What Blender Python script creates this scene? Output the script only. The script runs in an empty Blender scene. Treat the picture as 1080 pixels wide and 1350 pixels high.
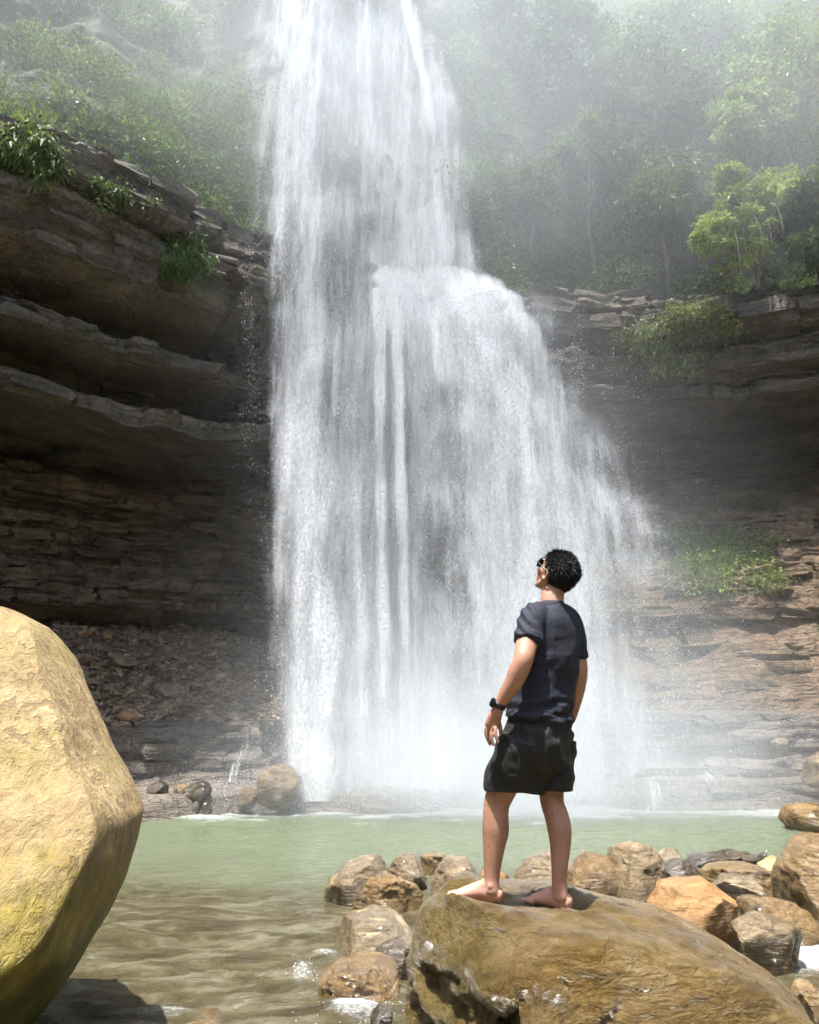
import bpy, bmesh, math, random
import numpy as np
from mathutils import Vector, Matrix
from mathutils.bvhtree import BVHTree

random.seed(7)
RNG = np.random.default_rng(7)
scene = bpy.context.scene
COL = scene.collection
R = math.radians

# ------------------------------------------------------------------ camera
PITCH = R(13.8)
FPX = 1040.0
CAMZ = 1.7
cam_data = bpy.data.cameras.new('camera')
cam_data.sensor_fit = 'VERTICAL'
cam_data.sensor_height = 36.0
cam_data.sensor_width = 28.8
cam_data.lens = 36.0 * FPX / 1350.0
cam_data.clip_start = 0.05
cam_data.clip_end = 2000.0
cam = bpy.data.objects.new('camera', cam_data)
cam.location = (0, 0, CAMZ)
cam.rotation_euler = (math.pi / 2 + PITCH, 0, 0)
COL.objects.link(cam)
scene.camera = cam

# ------------------------------------------------------------------ sky, sun, exposure
SUN_TO = Vector((-0.13, -0.20, 1.0)).normalized()     # towards the sun: high, a little left of and behind the camera
SUN_EL = math.asin(SUN_TO.z)
world = bpy.data.worlds.new('World')
scene.world = world
world.use_nodes = True
wn = world.node_tree
bgn = wn.nodes['Background']
sky = wn.nodes.new('ShaderNodeTexSky')
sky.sky_type = 'NISHITA'
sky.sun_disc = False
sky.sun_elevation = SUN_EL
sky.sun_rotation = math.atan2(SUN_TO.x, SUN_TO.y)
sky.air_density = 1.0
sky.dust_density = 2.0
wn.links.new(sky.outputs[0], bgn.inputs[0])
bgn.inputs[1].default_value = 0.15
sun_data = bpy.data.lights.new('sun', 'SUN')
sun_data.energy = 5.0
sun_data.angle = R(0.6)
sun_data.color = (1.0, 0.96, 0.90)
sun = bpy.data.objects.new('sun', sun_data)
sun.rotation_euler = (-SUN_TO).to_track_quat('-Z', 'Y').to_euler()
sun.location = (0, 0, 40)
COL.objects.link(sun)

scene.view_settings.view_transform = 'Standard'
scene.view_settings.look = 'None'
scene.view_settings.exposure = 1.33
scene.view_settings.gamma = 1.0
scene.view_settings.use_curve_mapping = False
cy = scene.cycles
cy.use_denoising = True
cy.max_bounces = 6
cy.diffuse_bounces = 3
cy.glossy_bounces = 2
cy.transmission_bounces = 4
cy.volume_bounces = 2
cy.transparent_max_bounces = 40
cy.volume_step_rate = 1.0
cy.volume_max_steps = 128
cy.use_adaptive_sampling = True
cy.adaptive_threshold = 0.05
cy.adaptive_min_samples = 24

# ------------------------------------------------------------------ pixel helpers
CP, SP = math.cos(PITCH), math.sin(PITCH)
def ray(px, py):
    u = (px - 540.0) / FPX
    v = (675.0 - py) / FPX
    return np.array([u, CP - v * SP, SP + v * CP])
def P(px, py, depth):
    d = ray(px, py)
    return d * (depth / d[1]) + np.array([0, 0, CAMZ])
def PZ(px, py, z=0.0):
    d = ray(px, py)
    return d * ((z - CAMZ) / d[2]) + np.array([0, 0, CAMZ])
def pix(p):
    p = np.asarray(p, float)
    y, z = p[..., 1], p[..., 2] - CAMZ
    f = y * CP + z * SP
    v = -y * SP + z * CP
    return 540 + FPX * p[..., 0] / f, 675 - FPX * v / f

# ------------------------------------------------------------------ noise
def _hash(ix, iy, iz, seed):
    h = (ix.astype(np.int64) * 374761393 + iy.astype(np.int64) * 668265263 + iz.astype(np.int64) * 2147483647 + seed * 974634773) & 0xffffffff
    h = ((h ^ (h >> 13)) * 1274126177) & 0xffffffff
    h = h ^ (h >> 16)
    h = (h * 2246822519) & 0xffffffff
    h = h ^ (h >> 15)
    return (h & 0xffffff) / float(0xffffff)
def vnoise(p, seed=0):
    p = np.asarray(p, float)
    i = np.floor(p).astype(np.int64)
    f = p - i
    f = f * f * f * (f * (f * 6 - 15) + 10)
    r = 0
    for dx in (0, 1):
        wx = f[:, 0] if dx else 1 - f[:, 0]
        for dy in (0, 1):
            wy = f[:, 1] if dy else 1 - f[:, 1]
            for dz in (0, 1):
                wz = f[:, 2] if dz else 1 - f[:, 2]
                r = r + wx * wy * wz * _hash(i[:, 0] + dx, i[:, 1] + dy, i[:, 2] + dz, seed)
    return r * 2 - 1
def fbm(p, oct=4, seed=0, gain=0.5, lac=2.03):
    a, s, t = 1.0, 0, 0
    p = np.array(p, float)
    for o in range(oct):
        s = s + a * vnoise(p, seed + o * 17)
        t += a
        a *= gain
        p = p * lac + 13.7
    return s / t
def h1(a, seed=0):
    a = np.asarray(a)
    z = np.zeros_like(a)
    return _hash(a, z, z, seed)
def sstep(a, b, x):
    t = np.clip((x - a) / (b - a), 0, 1)
    return t * t * (3 - 2 * t)

# ------------------------------------------------------------------ mesh helpers
def mesh_np(name, verts, faces, smooth=False):
    """faces: (N,3) or (N,4) int array"""
    me = bpy.data.meshes.new(name)
    verts = np.ascontiguousarray(verts, dtype=np.float32)
    faces = np.ascontiguousarray(faces, dtype=np.int32)
    n, k = faces.shape
    me.vertices.add(len(verts))
    me.vertices.foreach_set('co', verts.ravel())
    me.loops.add(n * k)
    me.loops.foreach_set('vertex_index', faces.ravel())
    me.polygons.add(n)
    me.polygons.foreach_set('loop_start', np.arange(0, n * k, k, dtype=np.int32))
    me.polygons.foreach_set('loop_total', np.full(n, k, dtype=np.int32))
    me.polygons.foreach_set('use_smooth', np.full(n, smooth, dtype=bool))
    me.update(calc_edges=True)
    return me
def vattr(me, name, data, typ='FLOAT'):
    a = me.attributes.new(name, typ, 'POINT')
    if typ == 'FLOAT':
        a.data.foreach_set('value', np.ascontiguousarray(data, dtype=np.float32).ravel())
    elif typ == 'FLOAT_VECTOR':
        a.data.foreach_set('vector', np.ascontiguousarray(data, dtype=np.float32).ravel())
    else:
        d = np.ones((len(data), 4), dtype=np.float32)
        d[:, :3] = data
        a.data.foreach_set('color', d.ravel())
def link(name, me, m=None, parent=None):
    o = bpy.data.objects.new(name, me)
    COL.objects.link(o)
    if m is not None and me is not None and not me.materials:
        me.materials.append(m)
    if parent is not None:
        o.parent = parent
    return o
def tag(o, label=None, cat=None, group=None, kind=None):
    if label: o['label'] = label
    if cat: o['category'] = cat
    if group: o['group'] = group
    if kind: o['kind'] = kind
    return o
def empty(name, loc=(0, 0, 0)):
    o = bpy.data.objects.new(name, None)
    o.location = loc
    o.empty_display_size = 0.2
    COL.objects.link(o)
    return o
def set_parent(o, parent):
    """keeps world coordinates of mesh data for parents that are only translated"""
    o.parent = parent
    o.matrix_parent_inverse = Matrix.Translation(-parent.location)
def grid_faces(nr, nc):
    r, c = np.meshgrid(np.arange(nr - 1), np.arange(nc - 1), indexing='ij')
    a = (r * nc + c).ravel()
    return np.stack([a, a + 1, a + nc + 1, a + nc], 1)
_ico = {}
def ico(sub):
    if sub not in _ico:
        bm = bmesh.new()
        bmesh.ops.create_icosphere(bm, subdivisions=sub, radius=1.0)
        v = np.array([x.co[:] for x in bm.verts])
        f = np.array([[q.index for q in x.verts] for x in bm.faces])
        bm.free()
        _ico[sub] = (v / np.linalg.norm(v, axis=1)[:, None], f)
    return _ico[sub]

# ------------------------------------------------------------------ materials
class NB:
    """small node-tree builder"""
    def __init__(self, name):
        self.m = bpy.data.materials.new(name)
        self.m.use_nodes = True
        self.t = self.m.node_tree
        self.t.nodes.clear()
        self.out = self.t.nodes.new('ShaderNodeOutputMaterial')
    def n(self, typ, **kw):
        o = self.t.nodes.new('ShaderNode' + typ)
        for k, v in kw.items():
            if k.startswith('_'):
                setattr(o, k[1:], v)
        return o
    def set(self, sock, v):
        if v is None: return
        if isinstance(v, bpy.types.NodeSocket):
            self.t.links.new(v, sock)
        else:
            if hasattr(sock.default_value, '__len__') and not hasattr(v, '__len__'):
                v = (v,) * len(sock.default_value)
            if hasattr(v, '__len__') and len(v) == 3 and len(sock.default_value) == 4:
                v = (*v, 1)
            sock.default_value = v
    def coord(self):
        return self.n('NewGeometry').outputs['Position']
    def attr(self, name, out='Fac'):
        a = self.n('Attribute'); a.attribute_name = name
        return a.outputs[out]
    def mapping(self, vec, scale=(1, 1, 1), rot=(0, 0, 0), loc=(0, 0, 0)):
        m = self.n('Mapping')
        self.set(m.inputs['Vector'], vec)
        m.inputs['Scale'].default_value = scale
        m.inputs['Rotation'].default_value = rot
        m.inputs['Location'].default_value = loc
        return m.outputs[0]
    def noise(self, vec, scale, detail=4, rough=0.55, dist=0.0):
        o = self.n('TexNoise')
        self.set(o.inputs['Vector'], vec)
        o.inputs['Scale'].default_value = scale
        o.inputs['Detail'].default_value = detail
        o.inputs['Roughness'].default_value = rough
        o.inputs['Distortion'].default_value = dist
        return o.outputs['Fac']
    def voro(self, vec, scale, feature='F1', out='Distance'):
        o = self.n('TexVoronoi'); o.feature = feature
        self.set(o.inputs['Vector'], vec)
        o.inputs['Scale'].default_value = scale
        return o.outputs[out]
    def math(self, op, a, b=None, c=None, clamp=False):
        o = self.n('Math'); o.operation = op; o.use_clamp = clamp
        self.set(o.inputs[0], a)
        if b is not None: self.set(o.inputs[1], b)
        if c is not None: self.set(o.inputs[2], c)
        return o.outputs[0]
    def ramp(self, fac, lo, hi, a=0.0, b=1.0, smooth=True):
        o = self.n('MapRange')
        if smooth: o.interpolation_type = 'SMOOTHSTEP'
        self.set(o.inputs['Value'], fac)
        o.inputs['From Min'].default_value = lo
        o.inputs['From Max'].default_value = hi
        o.inputs['To Min'].default_value = a
        o.inputs['To Max'].default_value = b
        return o.outputs[0]
    def mix(self, fac, a, b, blend='MIX'):
        o = self.n('Mix'); o.data_type = 'RGBA'; o.blend_type = blend
        self.set(o.inputs[0], fac)
        self.set(o.inputs[6], a)
        self.set(o.inputs[7], b)
        return o.outputs[2]
    def cramp(self, fac, stops):
        o = self.n('ValToRGB')
        self.set(o.inputs[0], fac)
        e = o.color_ramp.elements
        while len(e) < len(stops): e.new(0.5)
        for x, (p, c) in zip(e, stops):
            x.position = p; x.color = (*c, 1)
        return o.outputs[0]
    def xyz(self, vec):
        o = self.n('SeparateXYZ'); self.set(o.inputs[0], vec)
        return o.outputs
    def bump(self, h, strength=0.5, dist=0.02, normal=None):
        o = self.n('Bump')
        self.set(o.inputs['Height'], h)
        o.inputs['Strength'].default_value = strength
        o.inputs['Distance'].default_value = dist
        if normal is not None: self.set(o.inputs['Normal'], normal)
        return o.outputs[0]
    def bsdf(self, color, rough=0.7, normal=None, spec=0.5, **kw):
        o = self.n('BsdfPrincipled')
        self.set(o.inputs['Base Color'], color)
        self.set(o.inputs['Roughness'], rough)
        self.set(o.inputs['Specular IOR Level'], spec)
        if normal is not None: self.set(o.inputs['Normal'], normal)
        for k, v in kw.items():
            self.set(o.inputs[k.replace('_', ' ')], v)
        return o.outputs[0]
    def done(self, sh):
        self.t.links.new(sh, self.out.inputs['Surface'])
        return self.m

def mat_cliff(name, c_dark, c_mid, c_lite, moss=0.0, wet=0.5):
    b = NB(name)
    co = b.coord()
    z = b.mapping(co, (0.25, 0.25, 3.2))
    bands = b.noise(z, 1.6, 5, 0.65, 0.4)
    blot = b.noise(co, 0.9, 5, 0.6)
    fine = b.noise(co, 14, 5, 0.65)
    f = b.math('ADD', b.math('MULTIPLY', bands, 0.55), b.math('MULTIPLY', blot, 0.45))
    f = b.math('ADD', f, b.math('MULTIPLY', b.math('SUBTRACT', fine, 0.5), 0.35))
    col = b.cramp(f, [(0.30, c_dark), (0.5, c_mid), (0.72, c_lite)])
    rust = b.ramp(b.noise(co, 1.7, 4, 0.6), 0.58, 0.72)
    col = b.mix(b.math('MULTIPLY', rust, 0.45), col, (0.19, 0.10, 0.045))
    if moss > 0:
        g = b.n('NewGeometry').outputs['Normal']
        up = b.ramp(b.xyz(g)[2], -0.1, 0.75)
        mm = b.ramp(b.noise(co, 1.3, 5, 0.65), 0.62 - 0.3 * moss, 0.74 - 0.2 * moss)
        mm = b.math('MULTIPLY', mm, b.math('ADD', b.math('MULTIPLY', up, 0.7), 0.3))
        mcol = b.mix(b.noise(co, 6, 4), (0.035, 0.05, 0.016), (0.11, 0.125, 0.04))
        col = b.mix(mm, col, mcol)
    rough = b.ramp(b.noise(co, 2.3, 4, 0.6), 0.35, 0.65, 0.75 - 0.5 * wet, 0.85)
    h = b.math('ADD', b.math('MULTIPLY', b.noise(z, 5, 6, 0.7), 0.8), b.math('MULTIPLY', fine, 0.35))
    crk = b.math('ABSOLUTE', b.math('SUBTRACT', b.noise(b.mapping(co, (0.5, 0.5, 2.6)), 1.7, 4, 0.6, 0.3), 0.5))
    h = b.math('ADD', h, b.math('MULTIPLY', b.ramp(crk, 0.0, 0.035), 0.6))
    jnt = b.math('ABSOLUTE', b.math('SUBTRACT', b.noise(b.mapping(co, (2.2, 2.2, 0.35)), 1.3, 3, 0.55, 0.4), 0.5))
    h = b.math('ADD', h, b.math('MULTIPLY', b.ramp(jnt, 0.0, 0.02), 0.4))
    nrm = b.bump(h, 0.9, 0.08)
    return b.done(b.bsdf(col, rough, nrm, 0.4))

def mat_boulder(name, c1, c2, c3, rough=(0.28, 0.6), scale=1.0, vein=None, bump=0.6, rot=(0.4, 0.3, 0.2), moss=None):
    b = NB(name)
    co = b.coord()
    st = b.mapping(co, (1.0, 1.0, 4.0), rot)
    f = b.math('ADD', b.math('MULTIPLY', b.noise(co, 3.2 * scale, 6, 0.62, 0.6), 0.6), b.math('MULTIPLY', b.noise(st, 4.5 * scale, 5, 0.6, 0.5), 0.4))
    fine = b.noise(co, 45 * scale, 4, 0.6)
    f = b.math('ADD', f, b.math('MULTIPLY', b.math('SUBTRACT', fine, 0.5), 0.3))
    col = b.cramp(f, [(0.30, c1), (0.5, c2), (0.70, c3)])
    if vein is not None:
        vm = b.ramp(b.noise(st, 2.2 * scale, 3, 0.5, 1.2), 0.60, 0.66)
        col = b.mix(b.math('MULTIPLY', vm, 0.8), col, vein)
    if moss is not None:
        mm = b.ramp(b.noise(co, 2.5 * scale, 5, 0.65), 0.52, 0.66)
        col = b.mix(b.math('MULTIPLY', mm, 0.75), col, moss)
    ro = b.ramp(b.noise(co, 5 * scale, 5, 0.65), 0.35, 0.65, rough[0], rough[1])
    h = b.math('ADD', b.noise(st, 9 * scale, 7, 0.68, 0.4), b.math('MULTIPLY', b.noise(co, 30 * scale, 5, 0.65), 0.5))
    nr_ = b.bump(h, bump, 0.03)
    cw = b.ramp(b.noise(co, 2.0 * scale, 4, 0.6), 0.38, 0.58, 0.0, 1.0)
    return b.done(b.bsdf(col, ro, nr_, 0.5, Coat_Weight=cw, Coat_Roughness=0.10, Coat_Normal=nr_))

def mat_leaf(name, trans=0.45):
    b = NB(name)
    c = b.attr('col', 'Color')
    p = b.bsdf(c, 0.45, None, 0.4)
    t = b.n('BsdfTranslucent')
    b.set(t.inputs[0], b.mix(0.5, c, (0.16, 0.22, 0.03)))
    mx = b.n('MixShader')
    mx.inputs[0].default_value = trans
    b.t.links.new(p, mx.inputs[1]); b.t.links.new(t.outputs[0], mx.inputs[2])
    return b.done(mx.outputs[0])

def mat_bark():
    b = NB('bark')
    co = b.coord()
    f = b.noise(b.mapping(co, (1, 1, 0.2)), 14, 5, 0.65)
    col = b.cramp(f, [(0.3, (0.07, 0.055, 0.04)), (0.7, (0.24, 0.21, 0.17))])
    return b.done(b.bsdf(col, 0.85, b.bump(f, 0.6, 0.02)))

def mat_water_fall(name, k, seed, lo, hi, grain=0.5):
    """white falling water; gaps come from streaks and clumps that run along the fall"""
    b = NB(name)
    fl = b.attr('flow', 'Vector')
    den = b.attr('den', 'Fac')
    s1 = b.noise(b.mapping(fl, (5.0 * k, 0.22, 1), loc=(seed, 0, 0)), 1.0, 3, 0.55, 0.25)
    s2 = b.noise(b.mapping(fl, (13.0 * k, 1.3, 1), loc=(seed * 2, 3, 0)), 1.0, 3, 0.65, 0.5)
    s3 = b.noise(b.mapping(fl, (24.0, 10.0, 1), loc=(seed * 3, 7, 0)), 1.0, 2, 0.7, 0.3)
    s4 = b.noise(b.mapping(fl, (1.6, 0.45, 1), loc=(seed * 5, 1, 0)), 1.0, 2, 0.6, 0.8)
    f = b.math('ADD', b.math('MULTIPLY', s1, 0.38), b.math('MULTIPLY', s2, 0.26))
    f = b.math('ADD', f, b.math('MULTIPLY', s4, 0.26))
    f = b.math('ADD', f, b.math('MULTIPLY', s3, 0.20 * grain))
    f = b.math('ADD', f, 0.10 * (1 - grain))
    f = b.math('ADD', f, b.math('MULTIPLY', b.math('SUBTRACT', den, 0.5), 0.5))
    a = b.ramp(f, lo, hi, 0.0, 1.0)
    a = b.math('MULTIPLY', a, b.ramp(den, 0.0, 0.45))
    d = b.n('BsdfDiffuse'); b.set(d.inputs[0], (0.80, 0.82, 0.84))
    t = b.n('BsdfTranslucent'); b.set(t.inputs[0], (0.80, 0.82, 0.84))
    nrm = b.bump(b.math('ADD', s3, s2), 0.8, 0.10)
    vm = b.n('VectorMath'); vm.operation = 'ADD'
    b.set(vm.inputs[0], nrm); vm.inputs[1].default_value = (0, 0, 0.30)     # drops scatter the high sun sideways
    vn = b.n('VectorMath'); vn.operation = 'NORMALIZE'
    b.set(vn.inputs[0], vm.outputs[0])
    b.set(d.inputs['Normal'], vn.outputs[0]); b.set(t.inputs['Normal'], nrm)
    m1 = b.n('MixShader'); m1.inputs[0].default_value = 0.35
    b.t.links.new(d.outputs[0], m1.inputs[1]); b.t.links.new(t.outputs[0], m1.inputs[2])
    tr = b.n('BsdfTransparent')
    m2 = b.n('MixShader')
    b.set(m2.inputs[0], a)
    b.t.links.new(tr.outputs[0], m2.inputs[1]); b.t.links.new(m1.outputs[0], m2.inputs[2])
    return b.done(m2.outputs[0])

def mat_drop():
    b = NB('spray')
    d = b.n('BsdfDiffuse'); b.set(d.inputs[0], (0.92, 0.94, 0.97))
    t = b.n('BsdfTranslucent'); b.set(t.inputs[0], (0.92, 0.94, 0.97))
    m1 = b.n('MixShader'); m1.inputs[0].default_value = 0.5
    b.t.links.new(d.outputs[0], m1.inputs[1]); b.t.links.new(t.outputs[0], m1.inputs[2])
    return b.done(m1.outputs[0])

def mat_plain(name, col, rough=0.6, spec=0.5, **kw):
    b = NB(name)
    co = b.coord()
    n = b.noise(co, 60, 3)
    c = b.mix(n, tuple(x * 0.85 for x in col), tuple(min(1, x * 1.15) for x in col))
    return b.done(b.bsdf(c, rough, None, spec, **kw))

M = {}
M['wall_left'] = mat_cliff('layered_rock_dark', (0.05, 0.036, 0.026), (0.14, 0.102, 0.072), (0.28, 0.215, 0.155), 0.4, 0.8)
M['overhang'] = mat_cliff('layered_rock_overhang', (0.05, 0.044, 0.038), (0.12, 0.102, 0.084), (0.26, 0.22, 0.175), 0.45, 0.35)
M['shelf'] = mat_cliff('wet_shelf_rock', (0.055, 0.044, 0.034), (0.135, 0.112, 0.088), (0.25, 0.215, 0.175), 0.0, 0.95)
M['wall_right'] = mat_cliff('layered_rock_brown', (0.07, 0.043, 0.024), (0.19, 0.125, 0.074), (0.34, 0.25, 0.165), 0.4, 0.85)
M['hill'] = mat_cliff('hillside_rock', (0.03, 0.038, 0.018), (0.07, 0.078, 0.04), (0.22, 0.19, 0.14), 0.95, 0.2)
M['rubble'] = mat_cliff('rubble_ground', (0.045, 0.03, 0.02), (0.11, 0.077, 0.052), (0.21, 0.155, 0.105), 0.0, 0.6)
M['leaf'] = mat_leaf('leaf')
M['bark'] = mat_bark()
M['drop'] = mat_drop()
M['b_brown'] = mat_boulder('wet_brown_rock', (0.055, 0.031, 0.010), (0.165, 0.102, 0.038), (0.32, 0.222, 0.105), (0.08, 0.38), bump=1.0)
M['b_grey'] = mat_boulder('wet_grey_rock', (0.058, 0.039, 0.019), (0.17, 0.122, 0.066), (0.36, 0.28, 0.17), (0.08, 0.38), bump=1.0)
M['b_dark'] = mat_boulder('wet_dark_rock', (0.018, 0.014, 0.009), (0.05, 0.036, 0.02), (0.12, 0.09, 0.055), (0.15, 0.4))
M['b_orange'] = mat_boulder('orange_rock', (0.12, 0.06, 0.02), (0.28, 0.15, 0.05), (0.42, 0.26, 0.11), (0.3, 0.6), bump=1.0)
M['b_yellow'] = mat_boulder('yellow_rock', (0.24, 0.16, 0.06), (0.42, 0.30, 0.13), (0.54, 0.42, 0.22), (0.4, 0.7), bump=1.0)
M['b_band'] = mat_boulder('banded_rock', (0.07, 0.05, 0.027), (0.16, 0.12, 0.068), (0.28, 0.215, 0.125), (0.16, 0.5), vein=(0.42, 0.32, 0.17), bump=1.0)
M['stone'] = mat_boulder('rubble_stone', (0.075, 0.047, 0.027), (0.21, 0.145, 0.09), (0.40, 0.30, 0.205), (0.15, 0.45), 1.6)

def tan_boulder():
    b = NB('tan_sandstone')
    co = b.coord()
    x, y, z = b.xyz(co)
    st = b.mapping(co, (3.2, 3.2, 0.55), (0.1, -0.35, 0.0))
    lam = b.noise(st, 4.0, 6, 0.6, 0.6)
    fin = b.noise(b.mapping(co, (7, 7, 0.9), (0.1, -0.4, 0)), 6.0, 5, 0.6, 0.3)
    blot = b.noise(co, 2.6, 6, 0.62, 0.5)
    f = b.math('ADD', b.math('MULTIPLY', lam, 0.35), b.math('MULTIPLY', blot, 0.45))
    f = b.math('ADD', f, b.math('MULTIPLY', fin, 0.2))
    col = b.cramp(f, [(0.30, (0.155, 0.103, 0.044)), (0.45, (0.245, 0.173, 0.078)), (0.58, (0.315, 0.235, 0.120)), (0.72, (0.385, 0.31, 0.19))])
    gr = b.noise(b.mapping(b.mapping(co, (1, 1, 1), (0.15, -0.42, 0.0)), (10, 10, 0.55)), 2.2, 5, 0.62, 0.35)
    lnm = b.math('MULTIPLY', b.ramp(gr, 0.52, 0.62), b.ramp(b.noise(co, 1.5, 3, .5), .36, .52))
    col = b.mix(b.math('MULTIPLY', lnm, 0.75), col, (0.17, 0.115, 0.065))
    pale = b.math('MULTIPLY', b.ramp(gr, 0.44, 0.34), b.ramp(b.noise(co, 1.5, 3, .5), .44, .60))
    col = b.mix(b.math('MULTIPLY', pale, 0.5), col, (0.46, 0.38, 0.26))
    pit = b.ramp(b.noise(co, 9, 4, 0.6), 0.71, 0.77)
    col = b.mix(b.math('MULTIPLY', pit, 0.6), col, (0.17, 0.11, 0.05))
    pit2 = b.ramp(b.noise(b.mapping(co, (1, 1, 1), (0, 0, 0), (5, 2, 1)), 23, 4, 0.6), 0.72, 0.80)
    col = b.mix(b.math('MULTIPLY', pit2, 0.5), col, (0.20, 0.13, 0.06))
    # moss: thin film near the crown and along the wet foot of the boulder
    edge = b.math('ADD', z, b.math('MULTIPLY', b.math('SUBTRACT', b.noise(co, 3.0, 6, 0.65), 0.5), 1.1))
    foot = b.ramp(edge, 1.12, 0.80)
    mcol = b.cramp(b.noise(co, 7, 6, 0.7), [(0.3, (0.055, 0.05, 0.008)), (0.5, (0.20, 0.15, 0.018)), (0.7, (0.36, 0.28, 0.04))])
    deep = b.ramp(edge, 0.82, 0.50)
    mcol = b.mix(deep, mcol, b.mix(b.noise(co, 16, 5, 0.7), (0.018, 0.028, 0.006), (0.10, 0.13, 0.02)))
    col = b.mix(b.math('MULTIPLY', foot, 0.95), col, mcol)
    top = b.math('MULTIPLY', b.ramp(b.noise(co, 3.1, 5, 0.6), 0.47, 0.65), 0.20)
    col = b.mix(top, col, (0.34, 0.30, 0.06))
    h = b.math('ADD', b.math('MULTIPLY', lam, 0.5), b.math('MULTIPLY', gr, 1.3))
    h = b.math('ADD', h, b.math('MULTIPLY', b.noise(co, 28, 6, 0.7), 0.12))
    h = b.math('SUBTRACT', h, b.math('MULTIPLY', b.math('ADD', pit, pit2), 0.5))
    h = b.math('SUBTRACT', h, b.math('MULTIPLY', lnm, 0.5))
    h = b.math('ADD', h, b.math('MULTIPLY', b.noise(co, 90, 5, 0.7), 0.25))
    rough = b.math('SUBTRACT', 0.8, b.math('MULTIPLY', foot, 0.3))
    return b.done(b.bsdf(col, rough, b.bump(h, 0.7, 0.035), 0.35))
M['tan'] = tan_boulder()

def main_rock_mat():
    b = NB('wet_olive_rock')
    co = b.coord()
    st = b.mapping(co, (1.4, 2.6, 4.5), (0.25, 0.15, 0.35))
    f = b.math('ADD', b.math('MULTIPLY', b.noise(co, 2.6, 7, 0.64, 0.8), 0.55), b.math('MULTIPLY', b.noise(st, 3.2, 6, 0.62, 0.7), 0.45))
    f = b.math('ADD', f, b.math('MULTIPLY', b.math('SUBTRACT', b.noise(co, 40, 4, 0.6), 0.5), 0.25))
    col = b.cramp(f, [(0.30, (0.055, 0.032, 0.009)), (0.45, (0.15, 0.094, 0.030)), (0.57, (0.25, 0.17, 0.068)), (0.72, (0.38, 0.285, 0.16))])
    x, y, z = b.xyz(co)
    mm = b.ramp(b.noise(co, 2.2, 5, 0.65, 0.5), 0.48, 0.66)
    col = b.mix(b.math('MULTIPLY', mm, 0.55), col, (0.165, 0.098, 0.022))
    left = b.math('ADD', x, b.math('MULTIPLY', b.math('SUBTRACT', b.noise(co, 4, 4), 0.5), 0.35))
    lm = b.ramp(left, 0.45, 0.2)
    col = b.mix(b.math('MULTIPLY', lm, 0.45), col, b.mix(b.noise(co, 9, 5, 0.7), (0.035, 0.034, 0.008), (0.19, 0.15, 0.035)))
    ro = b.ramp(b.noise(co, 3.6, 6, 0.7), 0.35, 0.65, 0.10, 0.38)
    h = b.math('ADD', b.noise(st, 7, 8, 0.68, 0.5), b.math('MULTIPLY', b.noise(co, 26, 6, 0.7), 0.4))
    nr_ = b.bump(h, 1.0, 0.08)
    cw = b.ramp(b.noise(co, 1.8, 4, 0.6), 0.36, 0.58, 0.0, 1.0)
    return b.done(b.bsdf(col, ro, nr_, 0.5, Coat_Weight=cw, Coat_Roughness=0.10, Coat_Normal=nr_))
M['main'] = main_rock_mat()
# ------------------------------------------------------------------ ground sheet (river bed reaching the horizon)
def build_ground():
    n = 60
    t = np.linspace(-1, 1, n)
    g = np.sign(t) * (np.abs(t) ** 2.6) * 450
    X, Y = np.meshgrid(g, g)
    Z = -0.75 + 0.05 * fbm(np.stack([X.ravel(), Y.ravel(), 0 * X.ravel()], 1) * 0.6, 3).reshape(X.shape)
    d = np.sqrt(X ** 2 + Y ** 2)
    Z = Z + sstep(30, 120, d) * 6 * (0.6 + 0.4 * np.sin(X * 0.02))
    me = mesh_np('ground', np.stack([X.ravel(), Y.ravel(), Z.ravel()], 1), grid_faces(n, n), True)
    tag(link('ground', me, M['b_brown']), 'brown stony river bed under and around the pool', kind='structure')
build_ground()

def build_sky_block():
    # unseen wooded bank, added behind and beside the camera to cut low sky light
    ph = np.radians(np.linspace(-205, 40, 130)); rr_ = np.concatenate([np.linspace(0, 1, 26)])
    A, T = np.meshgrid(ph, rr_)
    n = fbm(np.stack([np.cos(A.ravel()) * 5, np.sin(A.ravel()) * 5, T.ravel() * 4], 1), 5, 301).reshape(A.shape)
    rad = 19 + 16 * T + 2.5 * n
    gap = np.exp(-((np.degrees(A) + 95) / 22) ** 2)
    z = -1 + 34 * T ** .8 * (1 - .55 * gap) + 2.0 * n * T
    me = mesh_np('sky_block_bank', np.stack([(rad * np.cos(A)).ravel(), (rad * np.sin(A)).ravel(), z.ravel()], 1), grid_faces(len(rr_), len(ph)), True)
    b = NB('sky_block_green')
    co = b.coord()
    col = b.mix(b.noise(co, .8, 6, .7), (0.018, 0.03, 0.010), (0.075, 0.10, 0.03))
    tag(link('sky_block_bank', me, b.done(b.bsdf(col, .9, b.bump(b.noise(co, 1.2, 6, .7), 1.0, .8)))), 'unseen wooded bank added opposite the falls to block low sky light', kind='structure')
build_sky_block()

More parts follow.
